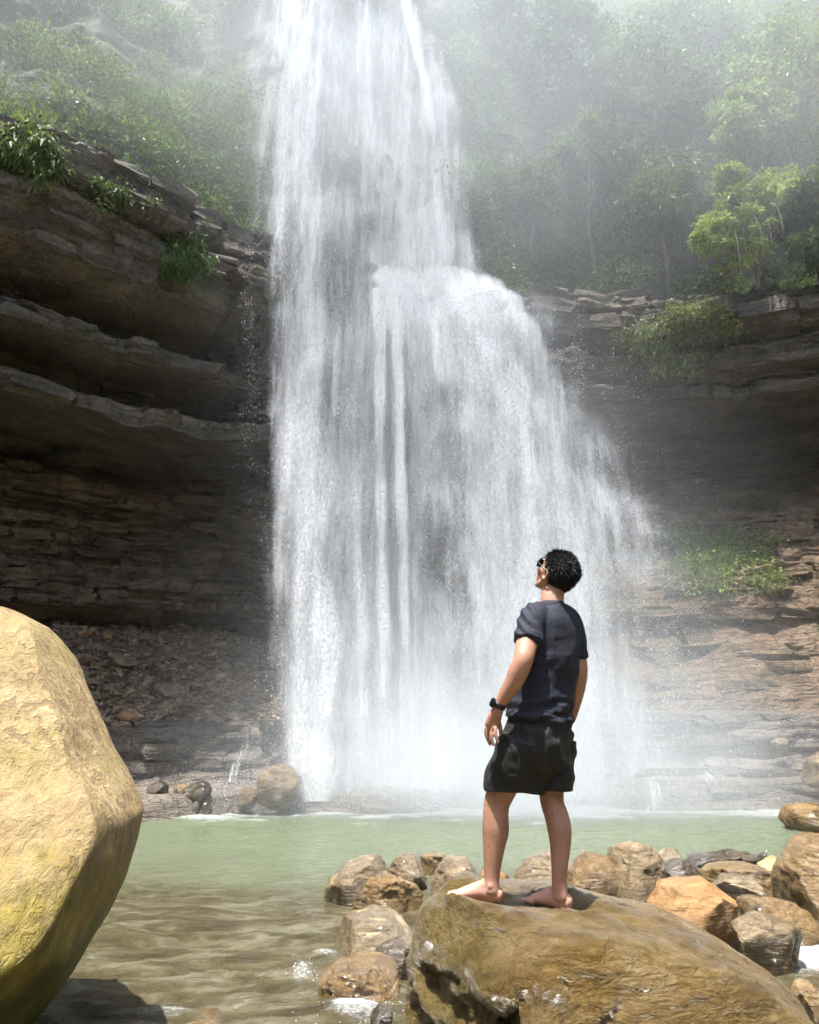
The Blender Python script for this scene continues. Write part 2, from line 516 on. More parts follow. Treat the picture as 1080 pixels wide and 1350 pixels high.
# ------------------------------------------------------------------ the rock amphitheatre: one profile swept along its rim
ST = np.array([(-14.5, 2.4), (-10.2, 8.1), (-7.0, 11.5), (-4.9, 13.4), (-3.2, 14.6), (-1.8, 15.5), (0, 16.5), (3, 17.4), (6, 17.4), (9, 16.8), (12, 15), (16, 11)], float)
PL = [(-1.6, -.9), (-1.15, .02), (-.95, .28), (.1, .36), (.3, .45), (.65, 1.28), (1.0, 1.38), (3.2, 3.2), (3.9, 3.4), (3.0, 3.75), (3.05, 4.3), (3.4, 5.4), (3.9, 6.5), (5.0, 7.1), (4.8, 7.45), (1.3, 7.0), (.75, 6.92),
      (.68, 7.25), (2.3, 7.32), (2.3, 8.12), (.78, 8.2), (.7, 8.5), (2.0, 8.6), (1.9, 9.2), (.25, 9.5), (0, 10.45), (.5, 10.6), (.05, 10.85), (0, 11.45), (1.0, 11.75), (1.8, 12.8), (2.6, 14.5), (3.6, 17), (4.8, 20), (7, 25), (11, 30)]
PC = [(-3.0, -.9), (-2.6, .02), (-2.4, .25), (-1.2, .35), (-1.0, .45), (-.5, 1.2), (.3, 1.4), (2.5, 2.8), (3.0, 3.0), (2.6, 3.3), (2.6, 3.9), (2.7, 5.0), (3.0, 6.4), (4.0, 7.3), (3.8, 7.8), (1.0, 7.5), (.6, 7.4),
      (.5, 7.9), (.8, 8.0), (.8, 8.4), (.4, 8.5), (.3, 9.1), (.6, 9.2), (.6, 9.5), (.2, 9.8), (.1, 10.4), (.3, 10.6), (.1, 10.8), (.1, 11.4), (.8, 11.6), (1.0, 13), (1.2, 15), (1.5, 18), (1.8, 21.8), (4, 23.8), (10, 26)]
PR = [(-3.9, -.9), (-3.6, .02), (-3.35, .45), (-2.6, .62), (-2.35, .8), (-2.15, 1.52), (-1.5, 1.6), (-.5, 3.2), (-.3, 3.4), (-.35, 3.6), (.1, 4.3), (1.0, 5.3), (2.6, 6.9), (5.0, 8.4), (4.8, 9.2), (.5, 8.95), (.2, 8.8),
      (.1, 9.05), (.3, 9.1), (.35, 9.3), (.05, 9.4), (0, 9.9), (.2, 10.0), (.2, 10.2), (-.1, 10.35), (-.1, 10.9), (.15, 11.0), (0, 11.1), (.1, 11.45), (1.2, 11.6), (2.0, 12.6), (2.8, 14.5), (4.2, 18), (5.6, 22.5), (8, 28), (13, 35)]
PL, PC, PR = map(np.array, (PL, PC, PR))

def catmull(pts, n_per):
    pts = np.asarray(pts, float)
    e = np.vstack([2 * pts[0] - pts[1], pts, 2 * pts[-1] - pts[-2]])
    out, par = [], []
    for i in range(len(pts) - 1):
        p0, p1, p2, p3 = e[i], e[i + 1], e[i + 2], e[i + 3]
        n = n_per[i] if hasattr(n_per, '__len__') else n_per
        for t in np.linspace(0, 1, n, endpoint=False):
            out.append(0.5 * ((2 * p1) + (-p0 + p2) * t + (2 * p0 - 5 * p1 + 4 * p2 - p3) * t * t + (-p0 + 3 * p1 - 3 * p2 + p3) * t ** 3))
            par.append(i + t)
    out.append(pts[-1]); par.append(len(pts) - 1)
    return np.array(out), np.array(par)

seg = np.linalg.norm(np.diff(ST, axis=0), axis=1)
steps = [0.3, 0.12, .07, .07, .07, .08, .09, .08, .075, .075, .1, .3]
CURVE, SIDX = catmull(ST, [max(3, int(l / st)) for l, st in zip(seg, steps)])
tan = np.gradient(CURVE, axis=0)
tan /= np.linalg.norm(tan, axis=1)[:, None]
for _ in range(30):
    tan[1:-1] = (tan[:-2] + tan[1:-1] + tan[2:]) / 3
tan /= np.linalg.norm(tan, axis=1)[:, None]
NIN = np.stack([-tan[:, 1], tan[:, 0]], 1)
ARC = np.concatenate([[0], np.cumsum(np.linalg.norm(np.diff(CURVE, axis=0), axis=1))])

kk = []
for i in range(len(PL) - 1):
    ln = max(np.linalg.norm(PL[i + 1] - PL[i]), np.linalg.norm(PR[i + 1] - PR[i]))
    st = 0.055 if i < 29 else (0.14 if i < 33 else 0.5)
    if 13 <= i < 15: st = 0.12
    kk.append(i + np.linspace(0, 1, max(2, int(ln / st)), endpoint=False))
KROW = np.concatenate(kk + [[len(PL) - 1]])

def prof(keys, k):
    i = np.clip(np.floor(k).astype(int), 0, len(keys) - 2)
    t = (k - i)[:, None]
    return keys[i] * (1 - t) + keys[i + 1] * t

wR = sstep(6.5, 7.4, SIDX); wL = 1 - sstep(4.0, 5.3, SIDX); wC = np.clip(1 - wL - wR, 0, 1)
pl, pc, pr = prof(PL, KROW), prof(PC, KROW), prof(PR, KROW)
OFF = pl[:, None, 0] * wL + pc[:, None, 0] * wC + pr[:, None, 0] * wR
ZZ = pl[:, None, 1] * wL + pc[:, None, 1] * wC + pr[:, None, 1] * wR
nr, nc = OFF.shape
S2 = np.broadcast_to(ARC, (nr, nc)); K2 = np.broadcast_to(KROW[:, None], (nr, nc))
# gentle large-scale unevenness of the rim
big = fbm(np.stack([S2.ravel() * .35, ZZ.ravel() * .22, 0 * S2.ravel()], 1), 3, 3).reshape(nr, nc)
OFF = OFF + big * (0.35 + 0.5 * sstep(29, 31, K2)) * sstep(2, 6, K2)
ZZ = ZZ + 0.16 * fbm(np.stack([S2.ravel() * .5, K2.ravel() * .05, 0 * S2.ravel() + 9], 1), 3, 5).reshape(nr, nc) * sstep(4, 8, K2)

def beds(z, s, th, L, seed):
    zi = np.floor(z / th)
    hz = h1(zi.astype(np.int64), seed)
    Li = L * (0.5 + 1.1 * hz)
    bi = np.floor(s / Li + hz * 17)
    v = _hash(zi.astype(np.int64), bi.astype(np.int64), np.zeros_like(zi, dtype=np.int64), seed + 3)
    return 0.45 * hz + 0.55 * v - 0.5
warp = 0.14 * fbm(np.stack([S2.ravel() * .7, ZZ.ravel() * .6, 0 * S2.ravel()], 1), 4, 21).reshape(nr, nc)
rock = sstep(3.5, 4.5, K2) * (1 - sstep(28.5, 29.5, K2)) * (1 - 0.9 * sstep(6, 6.4, K2) * (1 - sstep(7.6, 8, K2)))
zb = ZZ + warp
strat = (0.26 - .14 * (K2 > 15)) * beds(zb, S2, .46, 1.4, 11) + 0.19 * beds(zb + .1, S2, .19, .7, 12) + 0.10 * beds(zb, S2, .09, .4, 13)
amp = 0.8 + 0.5 * ((K2 > 8.5) & (K2 < 13)) - 0.05 * ((K2 > 15) & (K2 < 29))
f3 = np.stack([S2.ravel() * 1.1, ZZ.ravel() * 1.9, OFF.ravel()], 1)
OFF = OFF - strat * rock * amp + 0.20 * fbm(f3, 5, 31).reshape(nr, nc) * sstep(3, 5, K2) + 0.16 * np.abs(fbm(f3 * np.array([.9, .5, .6]) + 3, 4, 33)).reshape(nr, nc) * sstep(3, 5, K2)
# broken plan of each shelf: whole blocks have fallen from its edge
band_id = np.select([K2 < 18.5, K2 < 22.5, K2 < 26.5], [1, 2, 3], 4).astype(np.int64)
for L_, a_, sd_ in ((1.5, .42, 5), (.55, .20, 6)):
    bi_ = np.floor(S2 / L_ + band_id * 3.7 + .25 * vnoise(np.stack([S2.ravel() * .8, ZZ.ravel() * 3, 0 * S2.ravel()], 1), 8).reshape(nr, nc)).astype(np.int64)
    OFF = OFF - a_ * (_hash(bi_, band_id, 0 * bi_, sd_) - .5) * sstep(15.2, 16, K2) * (1 - sstep(28.6, 29.4, K2))
hill = sstep(29.3, 30.2, K2)
hn = fbm(np.stack([S2.ravel() * .55, ZZ.ravel() * .55, OFF.ravel() * .3], 1), 5, 41).reshape(nr, nc)
OFF = OFF + hill * hn * 1.1
ZZ = ZZ + 0.10 * fbm(f3 * 1.3, 4, 51).reshape(nr, nc) * (sstep(13, 14, K2) * (1 - sstep(16, 17, K2)) + sstep(6, 6.6, K2) * (1 - sstep(7.8, 8.2, K2)))
ZZ = ZZ + 0.05 * fbm(f3 * 2.0, 4, 61).reshape(nr, nc) * sstep(1, 2, K2) * (1 - sstep(5.5, 7, K2))
XX = CURVE[None, :, 0] + NIN[None, :, 0] * OFF
YY = CURVE[None, :, 1] + NIN[None, :, 1] * OFF
GRID = np.stack([XX, YY, ZZ], 2)

CSPLIT = int(np.searchsorted(SIDX, 6.6))
def cliff_part(name, k0, k1, m, label, smooth=False, side=None):
    r = np.where((KROW >= k0 - 1e-6) & (KROW <= k1 + 1e-6))[0]
    g = GRID[r[0]:r[-1] + 1]
    if side == 'l': g = g[:, :CSPLIT + 1]
    if side == 'r': g = g[:, CSPLIT:]
    f = grid_faces(g.shape[0], g.shape[1])
    me = mesh_np(name, g.reshape(-1, 3), f, smooth)
    return tag(link(name, me, m), label, kind='structure')
SHELF = cliff_part('rock_shelf', 0, 6, M['shelf'], 'wet grey rock shelf stepping up behind the pool', True)
RUBBLE = cliff_part('rubble_slope', 6, 8, M['rubble'], 'dark slope of broken rock under the undercut wall', side='l')
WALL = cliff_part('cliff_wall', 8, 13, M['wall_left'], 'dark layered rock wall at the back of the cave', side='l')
WALL_R = cliff_part('cliff_wall', 6, 13, M['wall_right'], 'brown layered rock wall beyond the lower fall', side='r')
OVER = cliff_part('cliff_overhang', 13, 29, M['overhang'], 'banded rock overhang projecting above the cave')
HILL = cliff_part('hillside', 29, 35, M['hill'], 'steep green hillside above the overhang', True)
rr = np.where(KROW >= 28)[0]
_g = GRID[rr[0]:]
BVH_HILL = BVHTree.FromPolygons([Vector(v) for v in _g.reshape(-1, 3)], grid_faces(_g.shape[0], _g.shape[1]).tolist())
_g = GRID[::2, ::2]
BVH_ALL = BVHTree.FromPolygons([Vector(v) for v in _g.reshape(-1, 3)], grid_faces(_g.shape[0], _g.shape[1]).tolist())
def hit(px, py, default=None):
    d = Vector(ray(px, py)).normalized()
    h = BVH_ALL.ray_cast(Vector((0, 0, CAMZ)), d)
    return h if h[0] is not None else default

# ------------------------------------------------------------------ separate blocks and slabs of the cliff
def block_meshes(n, m, name, seed, rough=0.10):
    out = []
    rg = np.random.default_rng(seed)
    for i in range(n):
        bm = bmesh.new()
        bmesh.ops.create_cube(bm, size=1.0)
        bmesh.ops.subdivide_edges(bm, edges=bm.edges[:], cuts=1, use_grid_fill=True)
        for v in bm.verts:
            c = v.co
            k = sum(abs(x) > .4 for x in c)
            if k == 3: v.co *= 0.88 + 0.10 * rg.random()
            v.co += Vector(rg.normal(0, rough, 3)) * (0.8 if k > 1 else 0.55)
        # skew
        sk = rg.normal(0, .12)
        for v in bm.verts:
            v.co.x += sk * v.co.z
        me = bpy.data.meshes.new(name)
        bm.to_mesh(me); bm.free()
        me.materials.append(m)
        out.append(me)
    return out
def put_blocks(parent, meshes, name, k0, k1, px0, px1, hh, ll, dep, skip, seed, prot=0.10, limit=300):
    rg = np.random.default_rng(seed)
    rows = np.where((KROW >= k0) & (KROW <= k1))[0]
    Gs = GRID[rows[0]:rows[-1] + 1]
    pxs = pix(Gs[len(rows) // 2])[0]
    cols = np.where((pxs >= px0) & (pxs <= px1))[0]
    c0, c1 = cols[0], cols[-1]
    z0, z1 = Gs[:, c0:c1 + 1, 2].min(), Gs[:, c0:c1 + 1, 2].max()
    z, n = z0 + .05, 0
    while z < z1:
        h = rg.uniform(*hh)
        s = ARC[c0] + rg.uniform(0, ll[0])
        while s < ARC[c1]:
            l = rg.uniform(*ll) * (0.7 + 0.6 * rg.random())
            c = min(int(np.searchsorted(ARC, s + l / 2)), nc - 1)
            s += l * 1.02
            if rg.random() < skip or n >= limit: continue
            zc = z + h / 2
            rz = Gs[:, c, 2]
            if zc < rz.min() or zc > rz.max(): continue
            r = int(np.argmin(np.abs(rz - zc)))
            p = Gs[r, c]
            nrm = NIN[c]
            d = rg.uniform(*dep)
            o = bpy.data.objects.new(name, meshes[rg.integers(len(meshes))])
            COL.objects.link(o)
            q = p.copy()
            q[:2] += nrm * (d / 2 - rg.uniform(0.2, 1.0) * prot)
            q[2] = zc
            o.location = q
            o.scale = (l * (1 if rg.random() < .5 else -1), d, h * rg.uniform(.85, 1.1))
            o.rotation_euler = (rg.normal(0, .05), rg.normal(0, .05), math.atan2(tan[c, 1], tan[c, 0]) + rg.normal(0, .12))
            o.parent = parent
            n += 1
        z += h * 1.02
    return n
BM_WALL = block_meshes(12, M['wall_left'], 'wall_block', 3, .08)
BM_WALLR = block_meshes(10, M['wall_right'], 'brown_wall_block', 13, .05)
BM_OVER = block_meshes(8, M['overhang'], 'ledge_slab', 4, 0.07)
BM_SHELF = block_meshes(6, M['shelf'], 'shelf_slab', 5, 0.06)
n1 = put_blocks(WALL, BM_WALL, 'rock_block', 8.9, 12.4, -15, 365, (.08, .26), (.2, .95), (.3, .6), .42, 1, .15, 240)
n2 = put_blocks(WALL_R, BM_WALLR, 'rock_block', 8.2, 12.3, 850, 1095, (.18, .55), (.4, 1.5), (.5, .9), .5, 2, .16, 80)
n3 = put_blocks(OVER, BM_OVER, 'ledge_block', 26.6, 28.8, -15, 335, (.16, .45), (.4, 1.3), (.5, .9), .3, 3, .2, 60)
n4 = put_blocks(OVER, BM_OVER, 'ledge_block', 16.4, 25.9, -15, 345, (.09, .26), (.4, 1.7), (.4, .8), .50, 4, .16, 130)
n5 = put_blocks(OVER, BM_OVER, 'ledge_block', 24.0, 28.8, 690, 1090, (.18, .42), (.5, 1.5), (.4, .8), .4, 5, .14, 60)
n6 = put_blocks(SHELF, BM_SHELF, 'shelf_slab', 4.0, 5.9, 150, 380, (.16, .4), (.5, 1.6), (.4, .7), .4, 6, .10, 40)
n7 = put_blocks(SHELF, BM_SHELF, 'shelf_slab', 1.2, 5.9, 800, 1095, (.12, .34), (.6, 1.8), (.5, .9), .45, 7, .12, 60)
n8 = put_blocks(WALL_R, BM_WALLR, 'rock_block', 6.2, 7.9, 820, 1095, (.16, .38), (.35, 1.3), (.5, .9), .5, 8, .12, 60)

# ------------------------------------------------------------------ rubble stones
def stone_mesh(seed, m, sub=1, name='stone', flat=0.6):
    v, f = ico(sub)
    v = v.copy()
    rg = np.random.default_rng(seed)
    for _ in range(9):
        n = rg.normal(0, 1, 3); n /= np.linalg.norm(n)
        d = rg.uniform(.35, .7)
        x = v @ n
        v = v - np.outer(np.maximum(0, x - d), n)
    v = v + rg.normal(0, .04, v.shape)
    v[:, 2] *= flat
    me = mesh_np(name, v, f, False)
    me.materials.append(m)
    return me
STM = [stone_mesh(i + 50, M['stone'], 2, flat=.45 + .05 * (i % 4)) for i in range(10)]
STO = [stone_mesh(i + 90, M['b_orange'], 2, flat=.6) for i in range(3)]
def rubble():
    rg = np.random.default_rng(5)
    rows = np.where((KROW >= 5.9) & (KROW <= 7.9))[0]
    G = GRID[rows[0]:rows[-1] + 1]
    px, py = pix(G)
    cand = np.argwhere((px > 70) & (px < 372) & (py > 820) & (py < 975))
    n = 0
    for i in rg.permutation(len(cand))[:262]:
        r, c = cand[i]
        p = G[r, c]
        s = rg.choice([.07, .10, .13, .18, .26], p=[.22, .33, .25, .15, .05]) * rg.uniform(.8, 1.3)
        o = link('stone', STM[rg.integers(10)])
        o.location = (p[0], p[1], p[2] + s * .12)
        o.scale = (s * rg.uniform(.9, 1.7), s * rg.uniform(.8, 1.2), s * rg.uniform(.6, 1.1))
        o.rotation_euler = (rg.normal(0, .35), rg.normal(0, .35), rg.uniform(0, 6.28))
        tag(o, 'dark brown angular stone lying loose on the rubble slope', 'stone', 'loose stones on the rubble slope')
    for (x, y, sx, sy, lab) in ((112, 838, .26, .13, 'orange angular block lying under the undercut wall'), (172, 948, .24, .16, 'orange blocky stone at the foot of the rubble slope'),
                                (140, 842, .13, .10, 'small orange stone beside the orange block under the wall')):
        h = hit(x, y)
        if h[0] is None: continue
        o = link('orange_stone', STO[n % 3]); n += 1
        o.location = h[0] + Vector((0, 0, sy * .3)); o.scale = (sx, sx * .8, sy * 1.5); o.rotation_euler = (.1, .15, .3 * n)
        tag(o, lab, 'stone')
    # pale driftwood stick on the rubble
    a_, b_ = hit(163, 938), hit(190, 948)
    if a_[0] is not None and b_[0] is not None:
        pa, pb = np.array(a_[0]) + (0, -.03, .05), np.array(b_[0]) + (0, -.03, .05)
        t_ = np.linspace(0, 1, 6)
        ang = np.linspace(0, 2 * np.pi, 6, endpoint=False)
        vv = np.concatenate([pa + (pb - pa) * t + np.stack([0 * ang, np.cos(ang), np.sin(ang)], 1) * (.028 - .012 * t) + np.array([0, 0, .012 * math.sin(5 * t)]) for t in t_])
        ff = np.array([(i * 6 + j, i * 6 + (j + 1) % 6, (i + 1) * 6 + (j + 1) % 6, (i + 1) * 6 + j) for i in range(5) for j in range(6)])
        tag(link('driftwood', mesh_np('driftwood', vv, ff, True), mat_plain('pale_wood', (.5, .44, .36), .7)), 'pale driftwood stick lying at the foot of the rubble slope', 'stick')
    # small gravel nobody could count
    V, F = ico(1)
    vs, fs, k = [], [], 0
    for i in rg.permutation(len(cand))[:2600]:
        r, c = cand[i]
        p = G[r, c] + np.array([0, 0, .01])
        s = rg.uniform(.025, .065)
        t = V * (s * rg.uniform(.7, 1.6, 3)) * np.array([1, 1, .6])
        t = t + rg.normal(0, s * .14, t.shape)
        a = rg.uniform(0, 6.28); ca, sa = math.cos(a), math.sin(a)
        t = t @ np.array([[ca, -sa, 0], [sa, ca, 0], [0, 0, 1]])
        vs.append(t + p); fs.append(F + k * len(V)); k += 1
    me = mesh_np('gravel', np.concatenate(vs), np.concatenate(fs))
    tag(link('gravel', me, M['stone']), 'fine broken gravel covering the rubble slope', kind='stuff')
rubble()
# ------------------------------------------------------------------ boulders traced as outlines, inflated to real thickness, then chiselled
BOULDERS = []
def boulder(name, label, outline, depth, thick, m, seed=0, sub=5, rough=0.05, planes=6, cat='boulder', e=0.72, sink=0.3, smooth=True, group=None, cuts=None, zbot=None, lean=0.0, post=None):
    rg = np.random.default_rng(seed + 1000)
    pts = np.array([P(x, y, depth) for x, y in outline])
    c = pts.mean(0); c[1] = depth
    dx, dz = pts[:, 0] - c[0], pts[:, 2] - c[2]
    # densify the outline, then radius as a function of angle
    q = np.concatenate([np.linspace(0, 1, 14, endpoint=False)[:, None] * 0] )
    px_, pz_ = [], []
    n = len(pts)
    for i in range(n):
        for t in np.linspace(0, 1, 14, endpoint=False):
            px_.append(dx[i] * (1 - t) + dx[(i + 1) % n] * t); pz_.append(dz[i] * (1 - t) + dz[(i + 1) % n] * t)
    px_, pz_ = np.array(px_), np.array(pz_)
    th, rd = np.arctan2(pz_, px_), np.hypot(px_, pz_)
    o_ = np.argsort(th)
    th, rd = th[o_], rd[o_]
    th = np.concatenate([th - 2 * np.pi, th, th + 2 * np.pi]); rd = np.concatenate([rd] * 3)
    ker = np.ones(5) / 5
    rd = np.convolve(np.pad(rd, 2, mode='wrap'), ker, 'valid')
    V, F = ico(sub)
    a = np.arctan2(V[:, 2], V[:, 0])
    Rr = np.interp(a, th, rd)
    rho = np.hypot(V[:, 0], V[:, 2])
    rs = rho ** e
    yy = np.sign(V[:, 1]) * np.abs(V[:, 1]) ** 0.85
    v = np.stack([Rr * np.cos(a) * rs, thick * yy, Rr * np.sin(a) * rs], 1)
    low = sstep(0.0, -0.9, np.sin(a) * rs)
    v[:, 2] -= low * sink
    v[:, 1] += lean * v[:, 2]
    size = rd.mean()
    for _ in range(planes):
        nn = rg.normal(0, 1, 3); nn[2] = nn[2] * .8 + .1
        nn /= np.linalg.norm(nn)
        x = v @ nn
        d = x.max() * rg.uniform(.62, .88)
        v = v - np.outer(np.maximum(0, x - d) * .98, nn)
    for (nn, dd, k) in (cuts or []):
        nn = np.array(nn, float); nn /= np.linalg.norm(nn)
        x = v @ nn
        v = v - np.outer(np.maximum(0, x - dd) * k, nn)
    nd = v / (np.linalg.norm(v, axis=1)[:, None] + 1e-6)
    w = v + c
    s = 1.0 / max(size, .05)
    nz = fbm(w * s * 1.3, 4, seed) * .6 + 0.9 * (1 - 2.6 * np.abs(fbm(w * s * np.array([1.6, 1.6, 3.2]) + 5, 4, seed + 7))) - .3 + 0.3 * fbm(w * s * 7, 4, seed + 9)
    w = w + nd * (nz * rough * size)[:, None]
    if post is not None: w = post(w)
    me = mesh_np(name, w, F, smooth)
    o = link(name, me, m)
    tag(o, label, cat, group)
    BOULDERS.append((w[:, 0].min(), w[:, 0].max(), w[:, 1].min(), w[:, 1].max(), w))
    return o, w, F

# the big tan boulder leaning in from the left
def lamin(w):
    # shallow weathered grooves that run down the tan boulder
    d = w[:, 0] * 0.93 + w[:, 2] * 0.36 + 0.10 * fbm(w * 1.4, 3, 77)
    g = np.sin(d * 34 + 3 * fbm(w * 1.1, 2, 78))
    mask = sstep(-0.1, 0.5, fbm(w * 1.1, 3, 79))
    w = w.copy()
    w[:, 1] += 0.016 * g * mask
    return w
boulder('tan_boulder', 'huge tan sandstone boulder with yellow-green moss on its foot, leaning in beside the pool',
        [(-86, 774), (-26, 804), (-6, 827), (13, 863), (43, 906), (60, 936), (90, 992), (107, 1016), (131, 1049), (151, 1085), (150, 1120), (142, 1154), (124, 1192), (89, 1242), (36, 1312), (-6, 1366), (-86, 1444), (-246, 1484), (-366, 1384), (-406, 1154), (-356, 924), (-226, 794)],
        4.0, 1.05, M['tan'], seed=3, sub=6, rough=0.022, planes=0, sink=0.2, lean=0.45, e=0.6,
        cuts=[((0.25, -0.72, 0.65), 0.30, .85), ((0.66, -0.30, -0.68), 0.86, .7)], post=lamin)

# ---- the rock the person stands on
SOLES = []      # filled before: (x, y, z) of the soles
MAN_D = 3.75
FOOT_L = [(655, 1191), (640, 1193), (615, 1189), (597, 1185)]
FOOT_R = [(747, 1201), (735, 1202), (718, 1196), (702, 1191)]
DL = [0.00, 0.00, 0.03, 0.05]
DR = [-0.01, -0.01, 0.03, 0.07]
for f, dd in ((FOOT_L, DL), (FOOT_R, DR)):
    SOLES.append(np.array([P(x, y, MAN_D + d) for (x, y), d in zip(f, dd)]))
def imprint(w):
    w = w.copy()
    for it in range(2):
        for S in SOLES:
            # dense polyline under the foot
            q = np.concatenate([S[i] + (S[i + 1] - S[i]) * np.linspace(0, 1, 10)[:, None] for i in range(len(S) - 1)])
            d = np.linalg.norm(w[:, None, :2] - q[None, :, :2], axis=2)
            j = d.argmin(1); dm = d.min(1)
            tz = q[j, 2] - 0.004
            top = w[:, 2] > tz - 0.22
            wt = (1 - sstep(0.045, 0.20, dm)) * top
            w[:, 2] += wt * (tz - w[:, 2])
    return w
def main_post(w):
    w = w.copy()
    # left end: broken, stepped faces that stay in shade under their brows
    x, z = w[:, 0], w[:, 2]
    n = fbm(w * 3.1, 4, 91)
    q = fbm(w * np.array([2.6, 1.2, 3.0]) + 4, 3, 95) * 3.2 + 0.6 * fbm(w * 9, 3, 97)
    fr = q - np.floor(q)
    stepped = (np.floor(q) + sstep(.42, .58, fr)) / 3.2
    msk = sstep(3.85, 3.35, w[:, 1]) * sstep(.75, .35, x) * sstep(.84, .74, z)
    w[:, 1] += 0.46 * stepped * msk
    hol = sstep(.0, .05, .30 - np.abs(x - .10 - .25 * (.6 - z))) * sstep(.70, .66, z + .05 * n) * sstep(.50, .60, z + .06 * n) * sstep(3.75, 3.3, w[:, 1])
    w[:, 1] += 0.13 * hol
    w[:, 2] += 0.02 * n * sstep(.3, .8, w[:, 2])
    # flowing ripples in the rock
    rp = fbm(np.stack([w[:, 0] * 2.2 + w[:, 2] * 3, w[:, 1] * 5, w[:, 2] * 7], 1), 5, 93)
    rp = rp + .6 * (1 - 2.6 * np.abs(fbm(np.stack([w[:, 0] * 2.0 - w[:, 2] * 2, w[:, 1] * 2, w[:, 2] * 5], 1), 4, 94)))
    w[:, 1] -= 0.035 * rp * sstep(3.7, 3.2, w[:, 1])
    # tilted bedding: hard layers stand proud, soft ones are worn back
    cen = np.array([.75, 3.75, .3])
    o_ = w - cen; o_ /= np.linalg.norm(o_, axis=1)[:, None] + 1e-9
    lay = (w @ np.array([.28, -.30, .91])) * 13 + 1.5 * fbm(w * 1.7, 3, 96)
    li = np.floor(lay); fr = lay - li
    ha, hb = h1(li.astype(np.int64) + 500, 5), h1(li.astype(np.int64) + 501, 5)
    amp_ = ha + (hb - ha) * sstep(.72, .96, fr)
    patch = .35 + .65 * sstep(-.25, .3, fbm(w * 1.5 + 3, 3, 98))
    w = w + o_ * ((amp_ - .5) * .055 * patch)[:, None]
    return imprint(w)
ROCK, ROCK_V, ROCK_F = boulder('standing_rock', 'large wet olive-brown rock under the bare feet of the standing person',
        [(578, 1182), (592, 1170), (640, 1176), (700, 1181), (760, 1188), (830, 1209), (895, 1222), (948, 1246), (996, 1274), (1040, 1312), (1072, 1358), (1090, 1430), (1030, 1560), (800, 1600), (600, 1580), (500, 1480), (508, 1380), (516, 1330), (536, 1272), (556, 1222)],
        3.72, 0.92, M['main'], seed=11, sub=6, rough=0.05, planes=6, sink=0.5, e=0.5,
        cuts=[((-.75, -.62, .12), .52, .8), ((.02, -.34, .94), .54, .7), ((.22, -.86, .46), .62, .8), ((-.35, -.9, -.15), .60, .55), ((.7, -.35, .6), .80, .6)], post=main_post)

